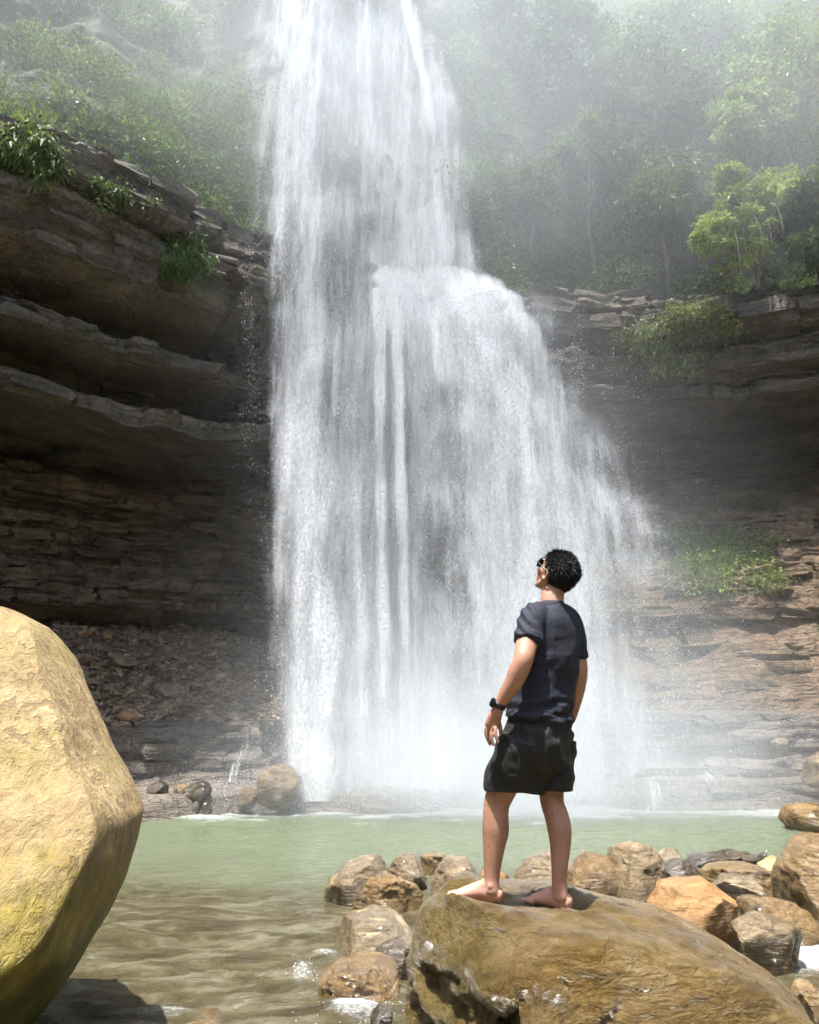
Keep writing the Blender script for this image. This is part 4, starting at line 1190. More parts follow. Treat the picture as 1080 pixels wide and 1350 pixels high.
def tube_np(pts, rad, sides=7):
    pts = np.asarray(pts, float); n = len(pts)
    t = np.gradient(pts, axis=0); t /= np.linalg.norm(t, axis=1)[:, None] + 1e-9
    ref = np.array([0.3, 1, 0.2])
    u = np.cross(t, ref); u /= np.linalg.norm(u, axis=1)[:, None] + 1e-9
    w = np.cross(t, u)
    a = np.linspace(0, 2 * np.pi, sides, endpoint=False)
    v = pts[:, None] + (u[:, None] * np.cos(a)[None, :, None] + w[:, None] * np.sin(a)[None, :, None]) * np.asarray(rad)[:, None, None]
    f = []
    for i in range(n - 1):
        for j in range(sides):
            f.append((i * sides + j, i * sides + (j + 1) % sides, (i + 1) * sides + (j + 1) % sides, (i + 1) * sides + j))
    return v.reshape(-1, 3), np.array(f)
def join_np(parts):
    vs, fs, k = [], [], 0
    for v, f in parts:
        vs.append(v); fs.append(f + k); k += len(v)
    return np.concatenate(vs), np.concatenate(fs)

def tree(label, base, crown_c, crown_r, nleaf, col, seed, lsize=(.11, .22), trunk_r=.09, clump=0.30, group=None, vines=0, limbs=11, lobes=None):
    rg = np.random.default_rng(seed)
    base, crown_c = np.array(base, float), np.array(crown_c, float)
    cr = np.array(crown_r, float)
    root = empty('tree', base)
    tag(root, label, 'tree', group)
    n = 9
    t = np.linspace(0, 1, n)[:, None]
    topp = crown_c + np.array([0, 0, cr[2] * .35])
    pts = base * (1 - t) + topp * t + np.cumsum(rg.normal(0, .06, (n, 3)), 0) * np.sin(t * 3.0)
    parts = [tube_np(pts, np.linspace(trunk_r, trunk_r * .25, n), 8)]
    ends = [topp]
    for i in range(limbs):
        k = rg.integers(n // 3, n - 1)
        d = rg.normal(0, 1, 3); d /= np.linalg.norm(d); d[2] = abs(d[2]) * .7 + .1
        e = crown_c + d * cr * rg.uniform(.55, .95)
        m_ = (pts[k] + e) / 2 + np.array([0, 0, .15]) + rg.normal(0, .1, 3)
        bt = np.linspace(0, 1, 6)[:, None]
        lp = pts[k] * (1 - bt) ** 2 + 2 * m_ * bt * (1 - bt) + e * bt ** 2
        parts.append(tube_np(lp, np.linspace(trunk_r * .4, trunk_r * .08, 6), 5))
        ends.append(e); ends.append(lp[4])
    v, f = join_np(parts)
    o = link('trunk', mesh_np('trunk', v, f, True), M['bark']); set_parent(o, root)
    # leaf clumps around limb ends and through the crown
    C, D, S, K = [], [], [], []
    ncl = max(24, int(nleaf / 90))
    for i in range(ncl):
        if i < len(ends): c = ends[i] + rg.normal(0, .08, 3)
        else:
            d = rg.normal(0, 1, 3); d /= np.linalg.norm(d)
            c = crown_c + d * cr * rg.uniform(.45, 1.0) ** .6
            if lobes is not None:
                lc, lr = lobes[rg.integers(len(lobes))]
                c = np.array(lc) + d * np.array(lr) * rg.uniform(.3, 1.0)
        R_ = clump * cr.mean() * rg.uniform(.5, 1.2)
        m_ = int(nleaf / ncl * rg.uniform(.6, 1.4))
        q = rg.normal(0, 1, (m_, 3)); q /= np.linalg.norm(q, axis=1)[:, None]
        q *= R_ * rg.random((m_, 1)) ** .45 * np.array([1.15, 1.15, .62])
        C.append(c + q); D.append(dirs(m_, rg, .05, q / R_, .8))
        S.append(rg.uniform(lsize[0], lsize[1], m_) * rg.uniform(.7, 1.4))
        K.append(leafcol(m_, np.array(col) * rg.uniform(.6, 1.5), rg, .22))
    C, D, S, K = map(np.concatenate, (C, D, S, K))
    o = link('crown', leaf_mesh('crown', C, D, S, K, seed + 5)); set_parent(o, root)
    for i in range(vines):
        a = crown_c + rg.normal(0, .6, 3) * cr * np.array([.6, .5, .1])
        ln = rg.uniform(.8, 1.9)
        vt = np.linspace(0, 1, 7)[:, None]
        vp = a - np.array([0, 0, 1]) * vt * ln + np.array([rg.normal(0, .1), -cr[1] * .3, 0]) * np.sin(vt * 2)
        v, f = tube_np(vp, np.full(7, .010), 4)
        o = link('vine', mesh_np('vine', v, f, True), M['bark']); set_parent(o, root)
    return root
def ground_z(x, y, z0=40.0):
    h = BVH_HILL.ray_cast(Vector((x, y, z0)), Vector((0, 0, -1)))
    return h[0].z if h[0] is not None else 11.5
def tree_px(label, px, py, depth, rpx, rpy, nleaf, col, seed, dbase=(0, .4), **kw):
    c = P(px, py, depth)
    s = depth / ray(px, py)[1] / FPX
    gx, gy = c[0] + dbase[0], c[1] + dbase[1]
    gz = ground_z(gx, gy)
    gz = min(gz, c[2] - rpy * s * .6)
    return tree(label, (gx, gy, gz - .15), c, (rpx * s, rpx * s * .85, rpy * s), int(nleaf * 1.7), np.array(col) * 1.3, seed, **kw)
def lobe(px, py, d, rx, ry):
    k = d / ray(px, py)[1] / FPX
    return (P(px, py, d), (rx * k, rx * k * .9, ry * k))
tree_px('bright lime-green tree with hanging vines standing on the ledge', 1000, 285, 16.6, 72, 56, 6000, (0.24, 0.31, 0.06), 11, vines=7, trunk_r=.06, clump=.20, limbs=14, lsize=(.09, .17),
        lobes=[lobe(985, 250, 16.6, 44, 18), lobe(1030, 248, 16.7, 34, 20), lobe(955, 292, 16.3, 34, 16), lobe(1010, 290, 16.2, 50, 18), lobe(935, 318, 16.3, 20, 12), lobe(1052, 292, 16.8, 26, 20), lobe(985, 330, 16.6, 36, 14), lobe(962, 232, 16.7, 16, 8)])
TG = 'hazy trees on the slope above the ledge'
for i, (lab, a, b, d, rx, ry, nl, cl) in enumerate([
    ('tall pale leafy tree rising behind the lime-green tree', 1045, 110, 18.6, 75, 110, 5200, (0.18, 0.23, 0.08)),
    ('feathery light-green tree leaning out above the lime-green tree', 985, 165, 18.2, 50, 55, 3600, (0.21, 0.27, 0.08)),
    ('broad dark hazy tree in the middle of the far slope', 860, 130, 20.0, 90, 100, 5200, (0.06, 0.09, 0.035)),
    ('light-topped tree high on the far slope beside the dark broad tree', 905, 40, 21.5, 80, 60, 4200, (0.17, 0.22, 0.08)),
    ('dark drooping tree beside the top of the upper fall', 640, 40, 20.5, 60, 75, 3600, (0.045, 0.07, 0.035)),
    ('dark slim tree between the upper fall and the broad dark tree', 740, 70, 20.5, 70, 100, 4600, (0.05, 0.08, 0.04)),
    ('bushy dark tree low on the slope left of the lime-green tree', 880, 270, 18.6, 62, 62, 4200, (0.055, 0.085, 0.03)),
    ('low spreading tree just above the ledge beside the upper fall', 690, 260, 18.4, 55, 45, 3000, (0.085, 0.115, 0.04)),
    ('rounded mid-green tree under the dark slim tree', 780, 215, 19.0, 58, 55, 3600, (0.07, 0.10, 0.04)),
    ('glossy dark tree at the ledge edge beside the lime-green tree', 1085, 290, 16.4, 55, 80, 4200, (0.06, 0.10, 0.03)),
]):
    tree_px(lab, a, b, d, rx, ry, nl, cl, 40 + i * 3, trunk_r=.08, group=TG)

def bush(label, px, py, rpx, rpy, nleaf, col, seed, lsize=(.05, .1), depth=None, name='bush', cat='bush', hang=0.0, wide=.45, flat=.5, out=.02):
    rg = np.random.default_rng(seed)
    h = hit(px, py)
    if depth is None:
        depth = (h[0].y if h is not None and h[0] is not None else 15.0) - .08
    c = P(px, py, depth)
    s = depth / ray(px, py)[1] / FPX
    r = np.array([rpx * s, min(rpx, rpy) * s * flat, rpy * s])
    root = empty(name, c - np.array([0, 0, r[2]]))
    tag(root, label, cat)
    ncl = max(8, nleaf // 70)
    C, D, S, K, stems = [], [], [], [], []
    b0 = c + np.array([0, r[1] * .6, -r[2] * .5])
    for i in range(ncl):
        d = rg.normal(0, 1, 3); d /= np.linalg.norm(d)
        k = c + d * r * rg.uniform(.2, 1.15)
        if fbm((k * 2.2)[None], 3, seed + 3)[0] < -.12: continue
        # keep clumps close to the rock behind them
        a, b = pix(k)
        hh = hit(float(a), float(b))
        if hh is not None and hh[0] is not None and abs(hh[0].y - k[1]) < (3.5 if flat < .3 else 1.2):
            k = np.array(hh[0]); k[1] -= rg.uniform(.02, .2) + out
        m_ = int(nleaf / ncl * rg.uniform(.6, 1.4))
        R_ = .22 * r.mean() * rg.uniform(.7, 1.5) + .04
        q = rg.normal(0, 1, (m_, 3)) * R_ * np.array([.7, .5, .5])
        C.append(k + q); dd = dirs(m_, rg, .2 - hang, q / (R_ + .01) + np.array([0, -.4, 0]), .7)
        D.append(dd); S.append(rg.uniform(lsize[0], lsize[1], m_)); K.append(leafcol(m_, np.array(col) * rg.uniform(.65, 1.3), rg))
        if len(stems) < 14:
            t = np.linspace(0, 1, 5)[:, None]
            stems.append(tube_np(b0 * (1 - t) + k * t + np.array([0, -.05, 0]) * np.sin(t * 3.1), np.linspace(.012, .005, 5), 4))
    C, D, S, K = map(np.concatenate, (C, D, S, K))
    o = link('foliage', leaf_mesh('foliage', C, D, S, K, seed + 5, wide=wide, droop=.25 + hang)); set_parent(o, root)
    v, f = join_np(stems)
    o = link('stem', mesh_np('stem', v, f, True), M['bark']); set_parent(o, root)
    return root
bush('broad bush with round glossy blue-green leaves above the left ledge', 108, 165, 46, 32, 2600, (0.075, 0.125, 0.06), 201, (.09, .15), wide=.8)
bush('bright fern clump hanging over the edge of the left ledge', 42, 215, 44, 38, 4200, (0.13, 0.19, 0.05), 202, (.10, .2), hang=.4, wide=.3)
bush('vivid green fern hanging under the lip of the left ledge', 243, 345, 36, 34, 2600, (0.12, 0.21, 0.06), 203, (.08, .16), hang=.4, wide=.3)
bush('low green plants on the face of the left ledge under the cap rock', 150, 265, 50, 22, 3000, (0.12, 0.16, 0.06), 204, (.06, .12), hang=.2)
bush('small green tuft near the trickle at the end of the left ledge', 275, 298, 9, 8, 260, (0.11, 0.17, 0.05), 205, (.05, .09))
bush('pale shrub on the rocky bank above the left ledge', 225, 215, 40, 26, 1700, (0.10, 0.13, 0.06), 206, (.06, .12))
bush('loose shrub on the bank beside the left edge of the waterfall', 285, 250, 34, 20, 1300, (0.09, 0.12, 0.05), 207, (.06, .12))
bush('large light-green bush draped over the right ledge', 868, 462, 52, 40, 6500, (0.24, 0.29, 0.10), 208, (.06, .12), hang=.2, out=.22)
bush('flat yellow-green bush along the top of the right ledge', 925, 430, 55, 24, 4500, (0.24, 0.27, 0.10), 209, (.06, .11), out=.2)
bush('spiky dark plants at the back of the right ledge', 830, 375, 45, 22, 1500, (0.05, 0.09, 0.04), 210, (.14, .26), wide=.2)
bush('small leafy bush at the foot of the lime-green tree', 945, 375, 22, 17, 800, (0.08, 0.12, 0.04), 211, (.09, .15), wide=.3)
bush('wide carpet of low green plants on the slope of the brown wall', 935, 738, 84, 50, 14000, (0.24, 0.30, 0.08), 212, (.07, .13), name='plant_patch', cat='plants', flat=.25, out=.08)
bush('thin strip of green plants above the plant carpet on the brown wall', 985, 668, 60, 12, 2400, (0.12, 0.155, 0.045), 213, (.04, .08), name='plant_patch', cat='plants', flat=.25)
bush('dark green growth on the shelf of rock at the back of the left cave', 90, 598, 60, 13, 1300, (0.05, 0.085, 0.025), 214, (.04, .09), name='plant_patch', cat='plants', flat=.25)
bush('small green tuft on the layered wall of the left cave', 40, 690, 22, 10, 350, (0.06, 0.095, 0.025), 215, (.03, .07), name='plant_patch', cat='plants', flat=.25)
bush('sparse green plants near the dark notch of the brown wall', 905, 600, 24, 12, 420, (0.06, 0.085, 0.03), 216, (.04, .08), name='plant_patch', cat='plants', flat=.25)
# ------------------------------------------------------------------ the person
MF_ = np.array([-.66, .75, 0.0]); ML_ = np.array([-.75, -.66, 0.0])
def PM(px, py, d=0.0): return P(px, py, MAN_D + d)
def loft(pts, rad, ref=(0, 1, 0), sides=20, sub=6, cap=True):
    """closed tapering tube: rad = (across, along ref) half-widths at each control point"""
    rad = np.array([(r, r) if not hasattr(r, '__len__') else r for r in rad], float)
    q, par = catmull(np.hstack([np.array(pts, float), rad]), sub)
    c, r = q[:, :3], np.maximum(q[:, 3:5], .002)
    t = np.gradient(c, axis=0); t /= np.linalg.norm(t, axis=1)[:, None] + 1e-9
    if cap:
        def ext(i, s):
            cs, rs = [], []
            m_ = r[i].mean() * .6
            for k in (.35, .7, .92, 1.0):
                cs.append(c[i] + s * t[i] * m_ * k); rs.append(r[i] * max(.05, math.sqrt(max(0, 1 - k * k))))
            return np.array(cs), np.array(rs)
        ca, ra = ext(0, -1); cb, rb = ext(-1, 1)
        c2 = np.vstack([ca[::-1], c, cb]); r2 = np.vstack([ra[::-1], r, rb])
        t = np.vstack([np.repeat(t[:1], 4, 0), t, np.repeat(t[-1:], 4, 0)])
        c, r = c2, r2
    ref = np.array(ref, float)
    if ref.ndim == 1: ref = np.repeat(ref[None], len(c), 0)
    u = np.cross(ref, t); u /= np.linalg.norm(u, axis=1)[:, None] + 1e-9
    w = np.cross(t, u)
    a = np.linspace(0, 2 * np.pi, sides, endpoint=False)
    v = c[:, None] + u[:, None] * np.cos(a)[None, :, None] * r[:, None, 0:1] + w[:, None] * np.sin(a)[None, :, None] * r[:, None, 1:2]
    n = len(c)
    f = [(i * sides + j, i * sides + (j + 1) % sides, (i + 1) * sides + (j + 1) % sides, (i + 1) * sides + j) for i in range(n - 1) for j in range(sides)]
    v = v.reshape(-1, 3)
    v = np.vstack([v, c[0], c[-1]])
    k0, k1 = n * sides, n * sides + 1
    f += [(k0, (j + 1) % sides, j, j) for j in range(sides)]
    f += [(k1, (n - 1) * sides + j, (n - 1) * sides + (j + 1) % sides, (n - 1) * sides + j) for j in range(sides)]
    return v, f
def ellipsoid(c, ax, rot=None, sub=3):
    v, f = ico(sub)
    v = v * np.array(ax)
    if rot is not None: v = v @ np.array(rot)      # rows of rot: world directions of the local axes
    return v + np.array(c), [tuple(x) for x in f]
def remesh(parts, voxel, smooth_it=4, name='body'):
    bm = bmesh.new()
    for v, f in parts:
        bv = [bm.verts.new(x) for x in v]
        for q in f:
            q = list(dict.fromkeys(int(i) for i in q))
            if len(q) < 3: continue
            try: bm.faces.new([bv[i] for i in q])
            except ValueError: pass
    bmesh.ops.recalc_face_normals(bm, faces=bm.faces[:])
    me = bpy.data.meshes.new('tmp'); bm.to_mesh(me); bm.free()
    o = bpy.data.objects.new('tmp', me); COL.objects.link(o)
    md = o.modifiers.new('r', 'REMESH'); md.mode = 'VOXEL'; md.voxel_size = voxel; md.use_smooth_shade = True
    ms = o.modifiers.new('s', 'SMOOTH'); ms.factor = .5; ms.iterations = smooth_it
    dg = bpy.context.evaluated_depsgraph_get()
    ev = o.evaluated_get(dg)
    out = bpy.data.meshes.new_from_object(ev)
    out.name = name
    bpy.data.objects.remove(o); bpy.data.meshes.remove(me)
    out.materials.clear()
    for p in out.polygons: p.use_smooth = True
    return out
def get_v(me):
    v = np.empty(len(me.vertices) * 3, np.float32); me.vertices.foreach_get('co', v)
    n = np.empty(len(me.vertices) * 3, np.float32); me.vertices.foreach_get('normal', n)
    return v.reshape(-1, 3).astype(float), n.reshape(-1, 3).astype(float)
def set_v(me, v):
    me.vertices.foreach_set('co', np.ascontiguousarray(v, np.float32).ravel()); me.update()

def mat_skin():
    b = NB('skin')
    co = b.coord()
    n = b.noise(co, 9, 5, .6)
    col = b.cramp(n, [(0.3, (0.36, 0.19, 0.122)), (0.7, (0.49, 0.28, 0.195))])
    bl = b.ramp(b.noise(co, 34, 4, .65), .35, .7)
    col = b.mix(b.math('MULTIPLY', bl, .22), col, (0.30, 0.13, 0.085))
    z = b.xyz(co)[2]
    foot = b.ramp(z, 1.02, 0.9)
    col = b.mix(b.math('MULTIPLY', foot, .55), col, (0.60, 0.33, 0.26))
    hair = b.ramp(b.noise(b.mapping(co, (1, 1, .28), (0, .12, 0)), 190, 3, .6), .56, .68)
    zone = b.math('MULTIPLY', b.ramp(z, 0.97, 1.05), b.ramp(z, 1.50, 1.36))
    col = b.mix(b.math('MULTIPLY', hair, b.math('MULTIPLY', zone, .6)), col, (0.10, 0.055, 0.035))
    ro = b.ramp(b.noise(co, 16, 4, .6), .35, .65, .34, .62)
    return b.done(b.bsdf(col, ro, b.bump(b.math('ADD', b.noise(co, 150, 4), b.math('MULTIPLY', b.noise(co, 25, 3), .8)), .35, .005), .4, Subsurface_Weight=.12, Subsurface_Radius=(.012, .005, .003)))
def mat_cloth(name, c, sheen=.2, rough=.75):
    b = NB(name)
    co = b.coord()
    n = b.noise(co, 7, 5, .6)
    col = b.mix(n, tuple(x * .8 for x in c), tuple(x * 1.25 for x in c))
    wv = b.noise(co, 420, 2, .5)
    return b.done(b.bsdf(col, rough, b.bump(b.math('ADD', wv, b.math('MULTIPLY', b.noise(co, 22, 4, .6), 1.2)), .3, .006), .35, Sheen_Weight=sheen))
M['skin'] = mat_skin()
M['shirt'] = mat_cloth('navy_cloth', (0.013, 0.0155, 0.028), .03, .72)
M['shorts'] = mat_cloth('black_cloth', (0.015, 0.016, 0.016), .03, .6)
M['hair'] = mat_plain('black_hair', (0.010, 0.010, 0.012), .6, .3)
M['black'] = mat_plain('black_plastic', (0.012, 0.012, 0.013), .3, .5)
M['lens'] = mat_plain('dark_lens', (0.008, 0.008, 0.01), .06, .8)

def build_person():
    root = empty('person', tuple((SOLES[0].mean(0) + SOLES[1].mean(0)) / 2))
    tag(root, 'person standing barefoot on the large rock in navy t-shirt and black shorts, looking up', 'person')
    B = []
    # torso core (under the clothes)
    tor = [(727, 797, .0, .055, .055), (728, 811, 0, .11, .064), (728, 824, 0, .16, .083), (727, 845, 0, .165, .098), (724, 875, 0, .15, .10), (719, 905, 0, .14, .10), (714, 932, 0, .14, .10), (711, 955, 0, .15, .115), (708, 980, 0, .155, .115)]
    B.append(loft([PM(a, b, c) for a, b, c, _, _ in tor], [(x, y) for *_, x, y in tor], ref=MF_, sides=28))
    # neck
    B.append(loft([PM(728, 806, .0), PM(728, 792, .005), PM(730, 774, .03)], [.062, .055, .054], ref=MF_))
    # legs: hip, thigh, knee, calf, ankle
    lg = [(690, 985, -.06, .085, .085), (672, 1015, -.04, .078, .08), (660, 1045, -.01, .064, .066), (655, 1060, .0, .058, .062), (653.5, 1078, .0, .058, .060), (653.5, 1095, .0, .060, .060), (651.5, 1115, .0, .050, .052), (649.5, 1138, .0, .040, .043), (648.5, 1158, .0, .034, .038), (648.5, 1174, .0, .034, .04)]
    B.append(loft([PM(a, b, c) for a, b, c, _, _ in lg], [(x, y) for *_, x, y in lg], ref=(0, 1, 0)))
    rg_ = [(731, 985, .06, .085, .085), (728, 1015, .05, .074, .078), (727, 1042, .04, .058, .062), (728.5, 1060, .03, .053, .057), (734, 1076, .02, .054, .056), (737.5, 1092, .01, .054, .057), (738.8, 1112, .0, .047, .050), (738, 1136, -.01, .038, .041), (737.5, 1160, -.01, .033, .037), (738.5, 1182, -.01, .033, .04)]
    B.append(loft([PM(a, b, c) for a, b, c, _, _ in rg_], [(x, y) for *_, x, y in rg_], ref=(0, 1, 0)))
    # feet
    def foot(S, side):
        heel, toe = S[0], S[-1]
        d = toe - heel; L = np.linalg.norm(d); d = d / L
        up = np.array([0, 0, 1.0]); sd = np.cross(up, d); sd /= np.linalg.norm(sd)
        L = max(L, .17)
        def at(t, h, s=0): return heel + d * (t * L) + up * h + sd * s
        B.append(loft([at(-.06, .034), at(.12, .042), at(.35, .045), at(.62, .034), at(.88, .022)], [(.030, .030), (.034, .040), (.036, .040), (.043, .030), (.046, .018)], ref=up))
        B.append(loft([at(.10, .085), at(.25, .070), at(.55, .045)], [(.030, .03), (.032, .028), (.034, .02)], ref=up))
        B.append(ellipsoid(at(.10, .075, .034 * side), (.014, .014, .016)))
        B.append(ellipsoid(at(.10, .08, -.034 * side), (.014, .014, .016)))
        for i in range(5):
            s_ = (-.036 + .0175 * i) * side
            ln = (.30, .31, .27, .22, .15)[i]
            r_ = (.0125, .0095, .009, .0085, .008)[i]
            B.append(loft([at(.82, .017, s_), at(.82 + ln * .5, .017 + .002, s_ * 1.05), at(.82 + ln, .011, s_ * 1.05)], [r_ * 1.15, r_, r_ * .95], ref=up, sides=10, sub=3))
    foot(SOLES[0], 1)
    foot(SOLES[1], -1)
    # left arm
    la = [(704, 815, -.10, .058), (697, 836, -.14, .054), (693, 856, -.19, .047), (690, 870, -.215, .044), (684, 884, -.205, .0455), (677, 900, -.19, .041), (667, 916, -.17, .033), (659, 929, -.155, .0265), (655, 940, -.145, .027)]
    B.append(loft([PM(a, b, c) for a, b, c, _ in la], [x for *_, x in la], ref=(0, 1, .3), sides=16))
    # left hand: palm, four fingers and a thumb; relaxed, slightly curled
    B.append(loft([PM(656, 936, -.147), PM(652, 946, -.14), PM(648.5, 957, -.135)], [(.027, .016), (.036, .017), (.037, .015)], ref=(.45, -.85, .2), sides=14))
    fing = [  # root, middle knuckle, last knuckle, tip (index is the one away from the camera)
        ((642.5, 956, -.10), (640.5, 964, -.098), (641.5, 971, -.097), (644, 977, -.098), .0088),
        ((645, 958, -.122), (642.5, 967, -.124), (643.5, 975, -.124), (646.5, 982, -.124), .0092),
        ((649, 959, -.142), (647.5, 968, -.147), (648.5, 976, -.147), (651, 982.5, -.146), .0090),
        ((653.5, 958, -.158), (653.5, 966, -.165), (654.5, 973, -.165), (657, 979, -.163), .0082)]
    for *pp, r_ in fing:
        B.append(loft([PM(*x) for x in pp], [r_ * 1.1, r_, r_ * .95, r_ * .85], ref=(0, 1, .2), sides=10, sub=4))
    B.append(loft([PM(655, 944, -.115), PM(658, 953, -.10), PM(660, 962, -.095), PM(661, 970, -.095)], [.0125, .0115, .0105, .009], ref=(0, 1, .2), sides=10, sub=4))
    # right arm
    ra = [(750, 822, .09, .054), (757, 845, .075, .05), (761.5, 868, .06, .043), (763, 885, .06, .043), (761, 905, .08, .040), (757, 928, .11, .032), (752, 948, .14, .026)]
    B.append(loft([PM(a, b, c) for a, b, c, _ in ra], [x for *_, x in ra], ref=(0, 1, .3), sides=16))
    B.append(loft([PM(752, 946, .14), PM(748, 958, .16), PM(745, 970, .18)], [(.026, .016), (.036, .016), (.034, .014)], ref=(1, .3, 0), sides=12))
    for i in range(4):
        o_ = i * .017 - .026
        a = PM(745, 968, .18) + np.array([0, o_, 0])
        B.append(loft([a, a + np.array([-.006, .004, -.03]), a + np.array([-.018, .006, -.055]), a + np.array([-.03, .008, -.068])], [.0098, .009, .0085, .0075], ref=(0, 1, 0), sides=8, sub=3))
    B.append(loft([PM(750, 952, .18), PM(744, 960, .21), PM(741, 968, .22)], [.012, .011, .009], ref=(0, 1, 0), sides=8, sub=3))
    # head
    HF = np.array([-.46, .64, .62]); HF /= np.linalg.norm(HF)
    HL = np.array([-.83, -.56, 0]); HL -= HF * HL.dot(HF); HL /= np.linalg.norm(HL)
    HU = np.cross(HF, HL)
    HC = PM(734.5, 757, .02)
    rot = np.array([HF, HL, HU])
    def H(f, l, u): return HC + HF * f + HL * l + HU * u
    B.append(ellipsoid(H(-.005, 0, .015), (.094, .074, .092), rot))              # skull
    B.append(ellipsoid(H(.035, 0, -.035), (.060, .062, .078), rot))              # face
    B.append(ellipsoid(H(.052, 0, -.088), (.034, .038, .028), rot))              # chin
    B.append(loft([H(.0, .056, -.03), H(.02, .052, -.068), H(.055, .03, -.096)], [.018, .018, .016], ref=HL, sides=10))
    B.append(loft([H(.0, -.056, -.03), H(.02, -.052, -.068), H(.055, -.03, -.096)], [.018, .018, .016], ref=HL, sides=10))
    B.append(loft([H(.088, 0, .022), H(.102, 0, -.01), H(.108, 0, -.022)], [(.008, .008), (.011, .010), (.014, .011)], ref=HF, sides=10))   # nose
    B.append(ellipsoid(H(.084, 0, .03), (.012, .05, .010), rot))                 # brow
    B.append(ellipsoid(H(.086, 0, -.052), (.012, .024, .007), rot)); B.append(ellipsoid(H(.083, 0, -.065), (.012, .021, .008), rot))        # lips
    for s in (1, -1):
        B.append(ellipsoid(H(.055, .040 * s, -.02), (.028, .026, .024), rot))    # cheeks
        # ear: rim, hollow and lobe
        ang = np.linspace(-.6, 3.9, 9)
        rim = [H(-.006 + .016 * math.sin(a) * .9 * -1, (.078 + .008 * abs(math.sin(a))) * s, -.006 + .026 * math.cos(a)) for a in ang]
        B.append(loft(rim, [.0055] * 9, ref=HL, sides=8, sub=2))
        B.append(ellipsoid(H(.002, .072 * s, -.008), (.012, .006, .020), rot))
        B.append(ellipsoid(H(.004, .077 * s, -.034), (.009, .006, .010), rot))
    body = remesh(B, .0048, 3, 'body')
    link('body', body, M['skin']).parent = root
    bo = root.children[0]; bo.matrix_parent_inverse = Matrix.Translation(-root.location)

    # t-shirt
    T = []
    tor = [(727, 800, 0, .068, .064), (727.5, 803, 0, .098, .070), (728, 809, 0, .138, .080), (728, 821, 0, .178, .100), (727, 845, 0, .178, .114), (724.5, 875, 0, .164, .117), (720, 902, 0, .158, .119), (715, 930, 0, .165, .128), (712.5, 947, 0, .174, .137)]
    T.append(loft([PM(a, b, c) for a, b, c, _, _ in tor], [(x, y) for *_, x, y in tor], ref=MF_, sides=36, cap=True))
    sl = [(708, 810, -.06, .062), (703, 815, -.10, .066), (699.5, 827, -.125, .066), (697, 840, -.15, .063), (696.5, 843.5, -.155, .062)]
    T.append(loft([PM(a, b, c) for a, b, c, _ in sl], [x for *_, x in sl], ref=(0, 1, .3), sides=24))
    sr = [(738, 809, .05, .058), (748, 818, .08, .064), (755.5, 838, .07, .060), (759.5, 858, .06, .056), (760.5, 865, .06, .055)]
    T.append(loft([PM(a, b, c) for a, b, c, _ in sr], [x for *_, x in sr], ref=(0, 1, .3), sides=24))
    T.append(loft([PM(713, 942.5), PM(712.5, 949.5)], [(.1765, .1395), (.1785, .1415)], ref=MF_, sides=36, cap=False))
    T.append(loft([PM(697.2, 838.5, -.148), PM(696.3, 845.5, -.158)], [.0665, .0665], ref=(0, 1, .3), sides=24, cap=False))
    T.append(loft([PM(759.8, 861, .06), PM(760.6, 868, .06)], [.059, .059], ref=(0, 1, .3), sides=24, cap=False))
    shirt = remesh(T, .0045, 3, 'tshirt')
    v, n = get_v(shirt)
    # folds: diagonal over the back, rolls above the hem, creases in the sleeve
    a, b = pix(v)
    lo = sstep(900, 940, b); mid = sstep(835, 870, b)
    f1 = np.sin((b * .55 + a * .16) * .62 + 3.2 * fbm(v * 7, 3, 5)) * .0055 * lo
    f2 = np.sin((a * .30 + b * .13) * .55 + 4 * fbm(v * 5, 3, 6)) * .0040 * mid
    f3 = np.sin((a * .6 - b * .55) * .6 + 2 * fbm(v * 9, 3, 7)) * .0040 * sstep(716, 702, a) * sstep(850, 835, b)
    rdg = lambda k, sd: np.clip(1 - 4.5 * np.abs(fbm(v * np.array([k, k, k * 1.7]), 3, sd)), 0, 1) ** 1.5
    f4 = fbm(v * 11, 4, 8) * .005 + fbm(v * 4.5, 3, 9) * .009 * mid + rdg(4.5, 10) * .006 * sstep(825, 850, b) + rdg(9, 12) * .005 * lo
    v = v + n * (f1 + f2 + f3 + f4)[:, None]
    set_v(shirt, v)
    o = link('tshirt', shirt, M['shirt']); set_parent(o, root)
    # hem stitching rings of sleeve: thin band
    # shorts
    Sx = []
    wa = [(712, 938, 0, .150, .120), (711.5, 950, 0, .160, .128), (709.5, 968, 0, .172, .142), (707, 988, 0, .178, .146), (703, 1003, 0, .165, .135)]
    Sx.append(loft([PM(a, b, c) for a, b, c, _, _ in wa], [(x, y) for *_, x, y in wa], ref=MF_, sides=36))
    ll = [(690, 975, -.05, .105, .12), (682, 1000, -.04, .112, .115), (675, 1022, -.02, .117, .112), (673, 1036, -.01, .120, .112), (673, 1043, -.01, .120, .112)]
    Sx.append(loft([PM(a, b, c) for a, b, c, _, _ in ll], [(x, y) for *_, x, y in ll], ref=(.0, 1, 0), sides=30, cap=False))
    rl = [(730, 975, .05, .10, .115), (729.5, 1000, .05, .098, .11), (730, 1022, .045, .090, .105), (731, 1036, .04, .084, .10), (731, 1040, .04, .084, .10)]
    Sx.append(loft([PM(a, b, c) for a, b, c, _, _ in rl], [(x, y) for *_, x, y in rl], ref=(.0, 1, 0), sides=30, cap=False))
    # the hem hanging between the legs
    Sx.append(loft([PM(700, 990, .0), PM(698, 1015, .0), PM(695, 1044, .0)], [(.09, .11), (.085, .105), (.075, .10)], ref=(0, 1, 0), sides=24, cap=False))
    shorts = remesh(Sx, .0045, 3, 'shorts')
    v, n = get_v(shorts)
    a, b = pix(v)
    tilt = (b - 1040)
